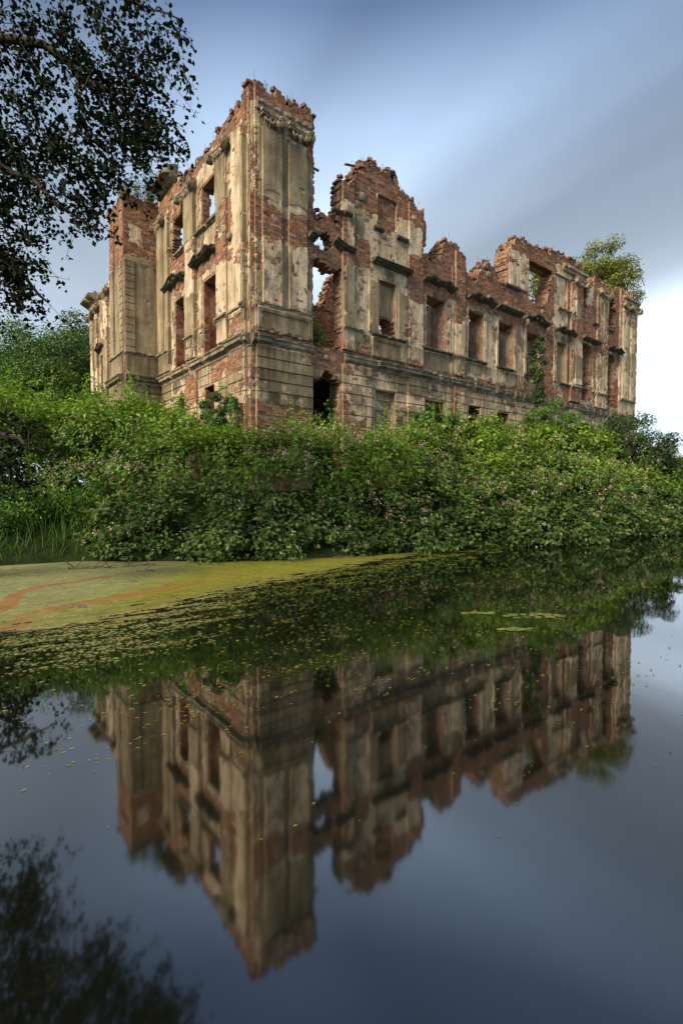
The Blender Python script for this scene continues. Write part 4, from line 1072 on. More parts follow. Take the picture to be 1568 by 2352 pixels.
# bramble thicket on the bank: lumps laid over one another
lumps = []
lr = np.random.RandomState(42)
shore = np.array([(-16, 10.2), (-10, 11.0), (-7.6, 12.6), (-6.0, 12.6), (-3.87, 12.3), (-2.26, 12.3), (0.17, 13.1), (1.83, 14.2), (3.95, 15.1), (6.07, 15.9), (9.01, 17.6), (13.66, 20.9), (22, 27.3), (34, 37.2)])
sl = np.concatenate([[0], np.cumsum(np.linalg.norm(np.diff(shore, axis=0), axis=1))])
def along_shore(s): return np.array([np.interp(s, sl, shore[:, 0]), np.interp(s, sl, shore[:, 1])])
def top_at(x, y):
    """height of the thicket over the ground plan"""
    return 0
s = 0.0
while s < sl[-1]:
    p = along_shore(s); q = along_shore(s + .1); tg = (q - p) / (np.linalg.norm(q - p) + 1e-9); nrm = np.array([-tg[1], tg[0]])
    x = p[0]
    grow = np.interp(x, [-12, -7, -3.5, -2.0, 0.5, 3, 6, 9, 14, 20, 34], [1.26, 1.25, 1.22, 1.16, 1.14, 1.16, 1.15, 1.12, 1.04, .95, .85])
    low_left = np.interp(x, [-9, -6.4, -5.4], [.0, .0, 1.0])
    rows_ = [(-.05, .75, .7), (0.35, 1.1, .9), (1.0, 1.8, .95), (2.0, 2.45, 1.0), (3.1, 3.0, 1.0), (4.2, 3.35, 1.0), (5.6, 3.5, 1.05)]
    for k, (inl, zt, rad) in enumerate(rows_):
        if k <= 1 and low_left < .5: continue
        if k == 2 and low_left < .2 : inl += .6
        c = p + nrm * (inl + lr.uniform(-.3, .3)) + tg * lr.uniform(-.4, .4)
        u = (c[0] - C0[0]) * RD[0] + (c[1] - C0[1]) * RD[1]; wv_ = (c[0] - C0[0]) * LD[0] + (c[1] - C0[1]) * LD[1]
        if u > -.9 and wv_ > -.75: continue
        top = zt * grow * lr.uniform(.82, 1.12)
        rad_ = rad * lr.uniform(.8, 1.15)
        lumps.append((c[0], c[1], top - rad_ * .8, rad_ * 1.05, rad_ * .8))
    s += lr.uniform(.65, 1.0) * (1 if x < 14 else 1.8)
for (x, y, top, rad) in [(-9.5, 16.5, 4.9, 1.6), (-7.8, 17.2, 4.9, 1.4), (-6.6, 16.8, 4.75, 1.3), (-5.4, 16.2, 4.6, 1.1), (-8.6, 19.5, 5.3, 1.5), (-10.5, 21.5, 5.7, 1.7), (-13, 20, 6.0, 2), (-12.6, 25, 6.6, 1.8), (-15.2, 28, 6.9, 2.0), (-16, 23, 6.6, 2.2), (-12, 17.5, 5.3, 1.8),
                        (4.6, 18.9, 4.7, .9), (5.4, 19.6, 4.9, .9), (6.3, 19.8, 4.6, .9), (8.8, 22.0, 4.9, .8), (10.3, 23.0, 5.2, .9), (11.4, 23.7, 5.1, .9), (12.4, 24.5, 4.9, .9), (15.6, 26.8, 4.7, .9), (-3.4, 14.5, 3.9, .9), (-2.3, 14.1, 3.7, .9), (-1.2, 14.3, 3.7, .9), (-.1, 14.7, 3.7, .9), (1.0, 15.2, 3.7, .9), (-1.8, 15.1, 3.6, .7), (-2.9, 15.2, 3.7, .7)]:
    top -= .55 if x < 0 else .45
    lumps.append((x, y, top - rad * .85, rad, rad * .85))
LU = np.array(lumps)
def thicket(LU, dens, size, seed):
    r = np.random.RandomState(seed); Ps, Ns, ks = [], [], []
    for k, (x, y, z, a, h) in enumerate(LU):
        dist = math.hypot(x, y); sc = min(1.0, (14 / dist) ** 1.3)
        n = int(4 * math.pi * a * a * dens * sc * .62)
        m_ = max(3, n // 16); ci = r.randint(0, m_, n); inner = r.rand(n) < .22
        dc = r.randn(m_, 3); rc = 1 + .16 * r.randn(m_)
        d = dc[ci] / np.linalg.norm(dc, axis=1)[ci][:, None] + r.randn(n, 3) * (.10 / a); d[inner] = r.randn(inner.sum(), 3); d[:, 2] = abs(d[:, 2]) * 1.0 - .30 * abs(r.randn(n)); d /= np.linalg.norm(d, axis=1)[:, None]
        low = d[:, 2] < 0
        bumps = 1 + .95 * (fbm(d[:, 0] * 3 + k * 3.1, d[:, 1] * 3 + d[:, 2] * 4, 7, 3) - .5) ; bumps = np.where(inner, bumps * .86, bumps * rc[ci])
        p = np.stack([x + d[:, 0] * a * bumps, y + d[:, 1] * a * bumps, z + d[:, 2] * h * bumps], 1)
        # below its widest line the lump goes straight down to the ground
        dn = r.rand(n) < .34
        zz2 = terrain_z(p[:, 0], p[:, 1])
        p[dn & True, 2] = z - r.rand((dn).sum()) * max(z + .1, .1)
        d2 = d.copy(); d2[dn, 2] *= .3
        hr = np.hypot(p[dn, 0] - x, p[dn, 1] - y)[:, None] + 1e-6
        p[dn, :2] = np.array([x, y]) + (p[dn, :2] - np.array([x, y])) / hr * a * (.80 + .25 * r.rand(dn.sum(), 1))
        keep = np.ones(n, bool); near = np.argwhere(np.hypot(LU[:, 0] - x, LU[:, 1] - y) < 3.6).ravel()
        for j in near:
            if j == k: continue
            X, Y, Z, A, H = LU[j]
            zrel = np.where(p[:, 2] > Z, (p[:, 2] - Z) / H, 0)
            keep &= ((p[:, 0] - X) / A) ** 2 + ((p[:, 1] - Y) / A) ** 2 + zrel ** 2 > .62
        keep &= p[:, 2] > np.maximum(.06, zz2 + .02)
        hole_ = fbm(p[:, 0] * 1.5 + p[:, 1] * .9, p[:, 2] * 1.9 + p[:, 1] * .7, 61, 3, .6)
        keep &= (hole_ > .415) | (r.rand(n) < .12) | (p[:, 2] > z + .75 * h)
        p = p[keep]; Ps.append(p); Ns.append(d2[keep]); ks.append(np.full(len(p), size / math.sqrt(max(sc, .3))))
    return np.concatenate(Ps), np.concatenate(Ns), np.concatenate(ks)
P, Nn, sz = thicket(LU, 400, .118, 1)
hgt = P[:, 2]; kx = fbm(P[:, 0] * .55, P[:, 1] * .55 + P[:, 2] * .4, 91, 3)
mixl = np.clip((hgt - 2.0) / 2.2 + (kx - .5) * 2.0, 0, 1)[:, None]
tint = np.array([.056, .100, .021]) * (1 - mixl) + np.array([.145, .235, .018]) * mixl  # low leaves tinted darker in place of shade; yellow-green new growth on top
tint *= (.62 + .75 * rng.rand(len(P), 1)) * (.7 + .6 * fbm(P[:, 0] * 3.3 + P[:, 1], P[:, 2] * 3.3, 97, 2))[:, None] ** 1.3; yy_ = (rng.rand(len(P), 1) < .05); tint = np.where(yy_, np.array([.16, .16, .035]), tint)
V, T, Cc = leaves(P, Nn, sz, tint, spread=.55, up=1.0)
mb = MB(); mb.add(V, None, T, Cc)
print('thicket leaves', len(P))
# arching shoots that break the outline
sr = np.random.RandomState(5)
top_idx = np.argwhere((Nn[:, 2] > .35) & (P[:, 2] > 1.2)).ravel()
for i in sr.choice(top_idx, 1500):
    p0 = P[i]; d = Nn[i] * .5 + sr.randn(3) * .35; d[2] = abs(d[2]) + .7; d /= np.linalg.norm(d); ln = sr.uniform(.25, .85)
    t = np.linspace(0, 1, 5)[:, None]; pts = p0 + d * ln * t + np.array([sr.randn() * .1, sr.randn() * .1, -.15]) * t ** 2 * ln
    mb.tube(pts, np.linspace(.006, .002, 5), 3, (.07, .09, .03), cap=False)
    q = pts[sr.randint(1, 5, 12)] + sr.randn(12, 3) * .03
    c = np.tile(np.array([.10, .175, .022]), (12, 1)) * (.7 + .6 * sr.rand(12, 1))
    v, tt, cc = leaves(q, sr.randn(12, 3) * .6 + d, np.full(12, .095), c, r=sr); mb.add(v, None, tt, cc)
# bare canes and dead stems low along the water
for i in range(260):
    s = sr.uniform(5, sl[-1] * .75); p = along_shore(s); tg = along_shore(s + .1) - p; tg /= np.linalg.norm(tg); nr = np.array([-tg[1], tg[0]])
    b = np.append(p + nr * sr.uniform(-.1, .6), .05); e = b + np.array([sr.uniform(-.5, .5), sr.uniform(-.6, .1), sr.uniform(.4, 1.3)])
    t = np.linspace(0, 1, 5)[:, None]; pts = b + (e - b) * t + np.array([0, 0, .3]) * t * (1 - t)
    mb.tube(pts, .008, 3, (.10, .065, .035), cap=False)
for i in sr.choice(top_idx, 260):
    p0 = P[i]; ln = sr.uniform(.5, 1.25); t = np.linspace(0, 1, 7)[:, None]
    pts = p0 + np.array([sr.randn() * .12, sr.randn() * .12, 1.0]) * ln * t + np.array([sr.randn() * .15, sr.randn() * .15, -.1]) * t ** 2
    mb.tube(pts, np.linspace(.008, .003, 7), 3, (.07, .09, .03), cap=False)
    nq = 34; q = pts[sr.randint(1, 7, nq)] + sr.randn(nq, 3) * .05
    c = np.tile(np.array([.13, .25, .022]), (nq, 1)) * (.7 + .6 * sr.rand(nq, 1))
    v, tt, cc = leaves(q, sr.randn(nq, 3) * .7, np.full(nq, .11), c, aspect=.42, r=sr); mb.add(v, None, tt, cc)
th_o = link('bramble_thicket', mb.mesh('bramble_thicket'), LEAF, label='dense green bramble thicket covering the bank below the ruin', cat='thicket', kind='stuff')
# blossom sprays
bl = MB(); cand = np.argwhere((Nn[:, 2] > -.1) & (P[:, 2] > .5)).ravel()
pf = fbm(P[cand, 0] * .6, P[cand, 2] * .9 + P[cand, 1] * .3, 33, 3)
wgt = np.clip((pf - .47) * 8, .02, 1) * np.clip((P[cand, 2] - .4) / 1.6, .12, 1) * (P[cand, 2] < 3.9); wgt /= wgt.sum()
ctr = sr.choice(cand, 2300, p=wgt)
for i in ctr:
    n = sr.randint(9, 22); d = Nn[i].copy(); d[2] += .5; d /= np.linalg.norm(d)
    q = P[i] + d * .10 + sr.randn(n, 3) * np.array([.045, .045, .05]) + d * (sr.rand(n, 1) * .12)
    c = np.array([.62, .47, .36]) * (.45 + .75 * sr.rand(n, 1)); c[sr.rand(n) < .3] = [.17, .12, .07]
    v, tt, cc = leaves(q, sr.randn(n, 3) + d, np.full(n, .038), c, aspect=.95, r=sr); bl.add(v, None, tt, cc)
link('blossom', bl.mesh('blossom'), BLOS, th_o, kind='stuff')

# ---- trees
def tree(name, x, y, z0, H, crown_r, crown_h, n_leaf, base, size, seed, label, group=None, yellow=.05, trunk_r=.25, clumps=60, cat='tree', mat=None, rough=1.0, taper=.55, lean=(0, 0), shape='round'):
    r = np.random.RandomState(seed)
    root = link(name, None, label=label, cat=cat, group=group, loc=(x, y, z0))
    m = MB(); t = np.linspace(0, 1, 8)
    tr = np.stack([lean[0] * t + r.randn(8) * .02 * H * t, lean[1] * t + r.randn(8) * .02 * H * t, H * .8 * t], 1)
    m.tube(tr, trunk_r * (1 - .85 * t), 8)
    cc = []
    for k in range(clumps):
        for _ in range(30):
            d = r.randn(3); d /= np.linalg.norm(d); q = r.rand() ** .4
            c = d * q
            if shape == 'cone': 
                hz = (c[2] + 1) / 2; c[:2] *= (1.15 - hz)
            break
        cz = H - crown_h / 2 + c[2] * crown_h / 2
        cx, cy = lean[0] + c[0] * crown_r, lean[1] + c[1] * crown_r
        cc.append((cx, cy, cz))
    cc = np.array(cc)
    for c in cc:
        zb = max(H * .18, c[2] - np.hypot(c[0], c[1]) * r.uniform(.5, 1.0) - .5)
        s0 = np.array([np.interp(zb, tr[:, 2], tr[:, 0]), np.interp(zb, tr[:, 2], tr[:, 1]), min(zb, H * .8)])
        tt = np.linspace(0, 1, 5)[:, None]
        m.tube(s0 + (c - s0) * tt + np.array([0, 0, .12 * H]) * tt * (1 - tt) * .6, np.linspace(trunk_r * .28, trunk_r * .04, 5), 4, cap=False)
    link('trunk', m.mesh('trunk', True), BARK, root)
    cr = crown_r * .30 * rough
    k = r.randint(0, len(cc), n_leaf)
    d = r.randn(n_leaf, 3); d /= np.linalg.norm(d, axis=1)[:, None]
    q = (.35 + .65 * r.rand(n_leaf) ** .5)[:, None] * (.6 + .7 * r.rand(len(cc))[k])[:, None]
    Pp = cc[k] + d * q * np.array([cr, cr, cr * .72])
    light = (.7 + .6 * r.rand(len(cc)))[k][:, None]
    c = green(n_leaf, base, .35, yellow, r) * light
    V, T, C = leaves(Pp, d, np.full(n_leaf, size), c, r=r, spread=.6)
    mm = MB(); mm.add(V, None, T, C); link('crown', mm.mesh('crown'), mat or LEAFD, root)
    return root
GB = 'trees behind the left end of the palace'
tree('tree', -26.5, 43, 1.8, 14.2, 5.0, 9, 26000, (.08, .135, .045), .20, 1, 'tall pale green tree with airy top, farthest left of the background trees', GB, trunk_r=.3)
tree('tree', -24.5, 50, 1.8, 17.2, 5.4, 11, 26000, (.075, .125, .05), .22, 2, 'tall misty green tree rising just left of the broken eaves', GB)
tree('tree', -20.5, 39, 1.8, 13.2, 4.6, 11, 32000, (.050, .100, .020), .19, 3, 'dark leafy tree standing against the left end of the palace', GB, yellow=0)
tree('tree', -16.6, 27, 1.8, 7.6, 2.7, 6.6, 26000, (.050, .105, .015), .13, 4, 'bright green rounded tree in front of the dark tree, left', GB, clumps=45, trunk_r=.16)
tree('tree', -20.2, 28, 1.8, 8.6, 2.6, 7.2, 15000, (.045, .065, .025), .13, 5, 'sparse twiggy tree with small leaves at the left edge', GB, clumps=55, trunk_r=.14)
tree('tree', -19.4, 48, 1.8, 15.8, 4.6, 10, 20000, (.06, .095, .045), .22, 16, 'pale tree top seen directly above the dark tree', GB)
tree('maple_tree', 19.0, 37.5, 1.9, 17.9, 2.3, 6.5, 17000, (.13, .145, .024), .16, 6, 'yellowing maple rising behind the right end of the palace', yellow=.25, clumps=80, rough=1.0)
tree('courtyard_tree', 13.2, 34.0, 1.9, 15.4, 3.0, 11.5, 20000, (.11, .115, .022), .18, 7, 'olive tree inside the ruin seen through the largest upper opening', yellow=.2, clumps=60)
tree('elder_shrub', 14.3, 25.9, 1.3, 4.5, 1.9, 3.7, 14000, (.030, .062, .018), .11, 8, 'dark airy shrub leaning out past the right end of the palace', clumps=70, trunk_r=.09, cat='shrub', rough=.8, lean=(.5, -.3))
tree('elder_shrub', 16.3, 26.6, 1.0, 3.0, 1.5, 2.6, 9000, (.045, .085, .022), .11, 9, 'lighter shrub sloping down to the water right of the dark shrub', clumps=60, trunk_r=.08, cat='shrub', rough=.8)
tree('sapling', 29.9, 45, 2.0, 2.9, .55, 2.2, 1100, (.035, .06, .03), .14, 10, 'thin lone sapling on the horizon at the right edge', clumps=16, trunk_r=.06, cat='tree', rough=1.2)
tree('ash_sapling', *(W_R.f.pt(14.6, 0, 1.15)[:2]), 1.6, 7.5, .42, 5.0, 5200, (.045, .080, .024), .11, 11, 'slender dark green sapling growing up against the front wall', clumps=26, trunk_r=.04, cat='sapling', rough=1.7, shape='round')
tree('elder_bush', *(W_R.f.pt(14.2, 0, 2.2)[:2]), 1.6, 4.3, 1.35, 3.0, 9000, (.07, .14, .02), .09, 12, 'bright green bush at the foot of the slender sapling', clumps=40, trunk_r=.06, cat='shrub', rough=1.0)
tree('elder_bush', *(W_R.f.pt(6.7, 0, 1.6)[:2]), 1.6, 3.9, .8, 2.6, 6000, (.06, .13, .02), .09, 13, 'bright green bush in front of the walled-up ground floor window', clumps=30, trunk_r=.05, cat='shrub')
tree('elder_bush', *(W_R.f.pt(3.0, 0, -1.5)[:2]), 1.6, 3.7, .9, 3.0, 7000, (.020, .040, .012), .12, 14, 'dark leafy bush growing inside the doorway beside the corner', clumps=30, trunk_r=.05, cat='shrub')
tree('elder_bush', -3.9, 16.3, 1.7, 3.2, .9, 2.4, 6000, (.035, .075, .016), .09, 15, 'dark green bush against the left side of the corner', clumps=30, trunk_r=.05, cat='shrub')

def tuft_plant(name, x, y, z, h, rad, n, base, size, seed, label, cat='plant', parent=None, group=None):
    r = np.random.RandomState(seed); m = MB()
    root = link(name, None, label=label, cat=cat, loc=(x, y, z), group=group)
    PP, NN = [], []
    for k in range(max(4, n // 40)):
        e = np.array([r.randn() * rad * .6, r.randn() * rad * .6, h * r.uniform(.5, 1)]); t = np.linspace(0, 1, 5)[:, None]
        pts = e * t + np.array([0, 0, .1 * h]) * t * (1 - t); m.tube(pts, np.linspace(.012, .004, 5), 4, cap=False)
        q = pts[r.randint(1, 5, 40)] + r.randn(40, 3) * rad * .22; PP.append(q); NN.append(r.randn(40, 3))
    link('stem', m.mesh('stem'), BARK, root)
    PP = np.concatenate(PP); NN = np.concatenate(NN); c = green(len(PP), base, .35, .15, r)
    V, T, C = leaves(PP, NN, np.full(len(PP), size), c, r=r); mm = MB(); mm.add(V, None, T, C); link('foliage', mm.mesh('foliage'), LEAF, root)
pS = W_R.f.pt(2.75, 0, -.35); tuft_plant('self_sown_shrub', pS[0], pS[1], 6.55, .95, .32, 700, (.085, .17, .02), .085, 1, 'bright green shrub sprouting in the broken bay beside the corner', 'shrub')
pS = W_R.f.pt(2.55, 0, -.2); tuft_plant('self_sown_shrub', pS[0], pS[1], 6.9, .75, .15, 350, (.11, .19, .025), .08, 2, 'yellow green sprig hugging the edge of the corner pavilion', 'shrub')
bp = lambda s, o_: B0 - RD * s + LD * o_
for k, (s_, o_, h, rad, n, b, lab) in enumerate([(1.35, .5, .9, .35, 500, (.08, .13, .03), 'feathery light green plant on the outer top edge of the brick block'),
                                           (.75, .5, 1.1, .4, 600, (.06, .11, .03), 'green birch seedling in the middle of the brick block top'),
                                           (.25, .3, 1.7, .42, 900, (.04, .08, .02), 'tallest dark seedling where the brick block meets the wall'),
                                           (-.2, -1.2, .7, .3, 260, (.05, .09, .03), 'small seedling on the wall crown beside the broken eaves')]):
    p = bp(s_, o_); tuft_plant('wall_seedling', p[0], p[1], 13.95 if k < 3 else 14.5, h, rad, n, b, .075, 20 + k, lab, 'plant')
for k, (u, z, o_, h, lab) in enumerate([(15.75, 11.3, -.3, .8, 'light green weed at the bottom of the largest upper opening'), (7.0, 13.3, -.2, .22, 'tiny leafy weed on the right slope of the brick gable'),
                                     (12.75, 7.6, -.1, .35, 'small weed on the wall left of a window sill'), (15.6, 7.55, -.2, .5, 'small dark bush inside the window beside the sapling'), (16.5, 10.95, -.4, .6, 'thin yellow green sprig below the largest upper opening')]):
    p = W_R.f.pt(u, 0, o_); tuft_plant('wall_weed', p[0], p[1], z, h, h * .4, int(260 * h + 80), (.08, .16, .03), .06, 40 + k, lab, 'plant')
# dry grass stalks on the wall crowns (nobody could count them)
gs = MB(); gr = np.random.RandomState(3)
def stalks(f, u0, u1, zf_, n, h, T=.6):
    for _ in range(n):
        u = gr.uniform(u0, u1); b = f.pt(u, zf_(u), -gr.uniform(0, T)); hh = h * gr.uniform(.4, 1.2)
        e = b + np.array([gr.randn() * .06, gr.randn() * .06, hh]); t = np.linspace(0, 1, 4)[:, None]
        gs.tube(b + (e - b) * t, np.array([.005, .004, .004, .002]), 3, (.09, .08, .05), cap=False)
        if gr.rand() < .4: gs.tube(np.array([e - [0, 0, .06], e, e + [0, 0, .03]]), np.array([.004, .012, .003]), 4, (.10, .08, .05))
stalks(FR, .1, 2.3, W_R.top, 60, .35); stalks(FR, 2.5, 3.3, lambda u: 10.0, 70, .28, .4); stalks(FR, 4.6, 7.6, W_R.top, 50, .28); stalks(FR, 9.4, 12.6, W_R.top, 45, .4); stalks(FR, 14, 21, W_R.top, 50, .25)
stalks(FL, .5, 6, W_L.top, 40, .3, .3); stalks(FL, 17, 20, W_L.top, 40, .3)
link('dry_grass', gs.mesh('dry_grass'), GRASSM, label='thin dry grass stalks along the broken wall tops', cat='grass', kind='stuff')

# nettles and grass of the low left bank
nb = MB(); nr_ = np.random.RandomState(8); n = 9000
X = nr_.uniform(-13, -5.0, n); Y = nr_.uniform(10.0, 14, n); sd_ = -sdf(POND, X, Y); m_ = (sd_ > .02); X, Y, sd_ = X[m_], Y[m_], sd_[m_]
Z = terrain_z(X, Y)
for x, y, z, sdv in zip(X[:2600], Y[:2600], Z[:2600], sd_[:2600]):
    h = nr_.uniform(.15, .42) * (1 + .6 * min(sdv, 1)); a = nr_.uniform(0, 6.28); w_ = .007
    b = np.array([x, y, z]); e = b + np.array([nr_.randn() * .12, nr_.randn() * .12, h]); mid = (b + e) / 2 + [0, 0, h * .12]
    dx = np.array([math.cos(a) * w_, math.sin(a) * w_, 0]); c = np.array([.075, .16, .022]) * nr_.uniform(.6, 1.3)
    nb.add(np.array([b - dx, b + dx, mid + dx * .8, mid - dx * .8, e]), [(0, 1, 2, 3)], [(3, 2, 4)], c)
link('bank_grass', nb.mesh('bank_grass'), GRASSM, label='bright grass at the water edge of the left bank', cat='grass', kind='stuff')
for k, (x, y, h, lab) in enumerate([(-8.3, 12.2, 1.15, 'leftmost bright nettle clump on the low bank'), (-7.5, 12.3, 1.0, 'second bright nettle clump from the left on the low bank'), (-6.7, 12.9, .9, 'nettle clump just left of the bramble thicket'), (-9.2, 11.9, 1.2, 'nettle clump cut by the left edge of the photo'), (-7.9, 11.7, .7, 'short nettle clump at the water edge left of the grass')]):
    tuft_plant('nettle_clump', x, y, float(terrain_z(np.array([x]), np.array([y]))[0]) - .05, h, .55, 1500, (.075, .165, .018), .075, 70 + k, lab, 'nettles', group='nettle clumps on the low left bank')

# ---- overhanging tree close to the camera on the left, dark against the sky
ot = link('overhanging_tree', None, label='dark leafy tree overhanging the water from the left edge', cat='tree', loc=(-8.6, 7.6, .6))
OT = np.array([-8.6, 7.6, .6])
br = MB(); tr = np.random.RandomState(12)
def limb(pts, r0, r1, n=14):
    pts = np.array(pts, float) - OT; t = np.linspace(0, len(pts) - 1, n); k = np.clip(t.astype(int), 0, len(pts) - 2); fr_ = (t - k)[:, None]
    q = pts[k] * (1 - fr_) + pts[k + 1] * fr_; q[1:-1] += tr.randn(n - 2, 3) * .03
    br.tube(q, np.linspace(r0, r1, n), 7); return q
limb([(-8.6, 7.6, .2), (-8.5, 7.6, 3), (-8.1, 7.7, 6), (-7.6, 7.8, 9.5)], .34, .16)
limb([(-8.0, 7.7, 6.8), (-6.3, 7.9, 8.3), (-4.6, 8.0, 8.5), (-3.9, 8.0, 7.9), (-3.2, 8.0, 7.35), (-2.5, 8.1, 6.95)], .09, .012, 20)
limb([(-7.7, 7.8, 8.8), (-5.0, 8.0, 9.4), (-3.6, 8.1, 9.3), (-2.5, 8.1, 8.9)], .05, .01)
limb([(-8.4, 7.6, 4.2), (-6.6, 7.7, 5.4), (-5.2, 7.8, 5.3), (-4.5, 7.9, 4.5)], .10, .015)
limb([(-8.5, 7.6, 1.6), (-6.6, 7.9, 2.7), (-5.2, 8.1, 2.5), (-4.7, 8.2, 2.2)], .08, .012)
limb([(-7.9, 7.7, 7.0), (-6.0, 7.9, 7.0), (-4.8, 7.9, 6.4), (-3.9, 8.0, 5.7)], .10, .015)
link('trunk', br.mesh('trunk', True), BARK, ot)
tw = MB(); CL = []
def clump(x0, y0, z0, x1, y1, z1, n, rad, drop=.35):
    n = int(n * .62); rad *= .85
    for t in tr.rand(n):
        p = np.array([x0, y0, z0]) * (1 - t) + np.array([x1, y1, z1]) * t + tr.randn(3) * rad
        d = tr.randn(3) * .6 + np.array([.45, 0, -drop]); d /= np.linalg.norm(d); CL.append((p, d, tr.uniform(.35, .75)))
clump(-6.8, 7.9, 8.6, -4.9, 8.0, 8.3, 150, .42); clump(-4.9, 8.0, 8.6, -3.8, 8.0, 8.0, 60, .30); clump(-3.9, 8.0, 7.7, -2.75, 8.1, 7.15, 78, .22); clump(-4.0, 8, 7.2, -2.85, 8.1, 6.95, 40, .20)
clump(-4.4, 8.1, 9.2, -2.7, 8.1, 8.8, 52, .26); clump(-3.4, 8.1, 8.6, -2.75, 8.1, 8.1, 26, .2); clump(-3.8, 8.0, 8.3, -3.0, 8.0, 7.6, 34, .22)
clump(-6.4, 7.9, 7.4, -4.8, 8.0, 6.9, 120, .36); clump(-5.4, 8.0, 7.3, -4.3, 8.0, 6.9, 50, .25); clump(-4.9, 8.0, 6.4, -3.9, 8.0, 6.5, 46, .24); clump(-4.2, 8.0, 6.6, -3.4, 8.0, 6.35, 26, .16); clump(-4.15, 8.0, 6.2, -3.95, 8.0, 5.75, 14, .09)
clump(-6.2, 7.8, 6.2, -5.0, 7.9, 5.8, 70, .32); clump(-5.9, 7.8, 5.2, -4.9, 7.9, 4.9, 62, .26); clump(-5.4, 7.8, 5.6, -4.75, 7.9, 5.0, 30, .2)
clump(-6.6, 7.9, 2.9, -5.15, 8.1, 2.3, 60, .26); clump(-5.6, 8.0, 2.0, -4.9, 8.1, 1.9, 30, .2); clump(-8.5, 7.7, 9.6, -6, 8, 9.4, 70, .6); clump(-8.8, 7.7, 6.5, -6.6, 7.9, 5.0, 70, .6)
PL, NL = [], []
for (p, d, ln) in CL:
    t = np.linspace(0, 1, 4)[:, None]; pts = p + d * ln * t + np.array([0, 0, -.12]) * t ** 2 - OT
    tw.tube(pts, np.linspace(.007, .003, 4), 3, cap=False)
    k = tr.randint(22, 36); q = pts[0] + (pts[-1] - pts[0]) * tr.rand(k, 1) + tr.randn(k, 3) * .055; PL.append(q); NL.append(tr.randn(k, 3))
link('twig', tw.mesh('twig'), BARK, ot, kind='stuff')
PL = np.concatenate(PL); NL = np.concatenate(NL)
V, T, C = leaves(PL, NL, np.full(len(PL), .078), green(len(PL), (.010, .015, .006), .5, .0, tr), aspect=.75, r=tr, spread=.9)  # near-black leaf colour carries the tree's shade against the sky
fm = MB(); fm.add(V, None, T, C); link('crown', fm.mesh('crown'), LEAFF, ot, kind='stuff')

# ------------------------------------------------------------------ duckweed on the moat
def in_poly(poly, X, Y): return sdf(poly, X, Y)
CARPET = [(-9.5, 4.3), (-5.2, 4.9), (-3.7, 5.35), (-2.95, 5.65), (-2.48, 6.25), (-2.06, 6.95), (-1.37, 8.5), (-.21, 10.2), (.77, 11.6), (2.2, 13.2), (2.6, 14.6), (-1, 14), (-6, 13), (-9.5, 13)]
xs = np.arange(-9.5, 2.8, .030); ys = np.arange(4.3, 14.2, .034)
X, Y = np.meshgrid(xs, ys, indexing='ij')
ca, sa = math.cos(math.radians(38)), math.sin(math.radians(38))
A_, B_ = X * ca + Y * sa, -X * sa + Y * ca
v = np.clip(in_poly(CARPET, X, Y), -1, 1.2)
edge_ = np.clip(v / .9, -1, 1)
bw = np.interp(X, [-5, -2.4, -1.2, .5], [1.0, .85, .5, .45])
q_ = v / bw
fine_ = fbm(A_ * 3.0, B_ * 17, 71, 4, .65) - .5
fld = np.where(q_ < 1.15, q_ - .30 + 3.0 * fine_ + .8 * (fbm(A_ * 1.1, B_ * 3.5, 73, 3) - .5), 1.0) + np.clip(q_ - 1.0, 0, 1)
fld = np.minimum(fld, 2) ; sdp = sdf(POND, X, Y); fld = np.where(sdp < -.35, -1, fld)
gu = np.gradient(fld, xs, axis=0); gv = np.gradient(fld, ys, axis=1)
keep = (fld[:-1, :-1] + fld[1:, :-1] + fld[1:, 1:] + fld[:-1, 1:]) > 0
nbk = np.zeros(X.shape, int)
for a in (0, 1):
    for b in (0, 1): nbk[a:a + keep.shape[0], b:b + keep.shape[1]] += keep
eg = (nbk > 0) & (nbk < 4); g2 = gu ** 2 + gv ** 2 + 1e-6
Xd = np.where(eg, X + np.clip(-fld * gu / g2, -.014, .014), X); Yd = np.where(eg, Y + np.clip(-fld * gv / g2, -.014, .014), Y)
ix = np.arange(X.size).reshape(X.shape); k = np.argwhere(keep); i, j = k[:, 0], k[:, 1]
Q = np.stack([ix[i, j], ix[i + 1, j], ix[i + 1, j + 1], ix[i, j + 1]], 1)
V = np.stack([Xd, Yd, np.full(X.shape, .005)], -1).reshape(-1, 3); used = np.unique(Q); rm = np.zeros(len(V), int); rm[used] = np.arange(len(used))
def pdist(pl):
    d = np.full(X.shape, 1e9)
    for (x0, y0), (x1, y1) in zip(pl[:-1], pl[1:]):
        ex, ey = x1 - x0, y1 - y0; t = np.clip(((X - x0) * ex + (Y - y0) * ey) / (ex * ex + ey * ey), 0, 1)
        d = np.minimum(d, np.hypot(X - x0 - t * ex, Y - y0 - t * ey))
    return d
PA = [(-4.47, 6.0), (-4.54, 6.55), (-4.6, 6.9), (-4.8, 7.31), (-5.05, 7.85), (-5.07, 8.45), (-4.69, 8.99), (-4.35, 9.69), (-4.1, 10.3)]
PC = [(-3.58, 4.8), (-3.64, 5.24), (-3.85, 5.91), (-3.98, 6.5), (-3.75, 7.03), (-3.39, 7.53), (-2.92, 8.29), (-2.4, 9.3), (-1.9, 10.2)]
wig = (fbm(X * 2.5, Y * 2.5, 101, 4, .6) - .5); stn = fbm(A_ * .9 + wig, B_ * 8 + wig * 2, 103, 4, .6)
dA = pdist(PA) + .10 * wig; dC = pdist(PC) + .14 * wig
fade = np.clip((10.3 - Y) / 2.2, 0, 1)
oA = np.clip((.13 - dA) / .03, 0, 1) * np.clip((10.6 - Y) / 1.2, 0, 1)
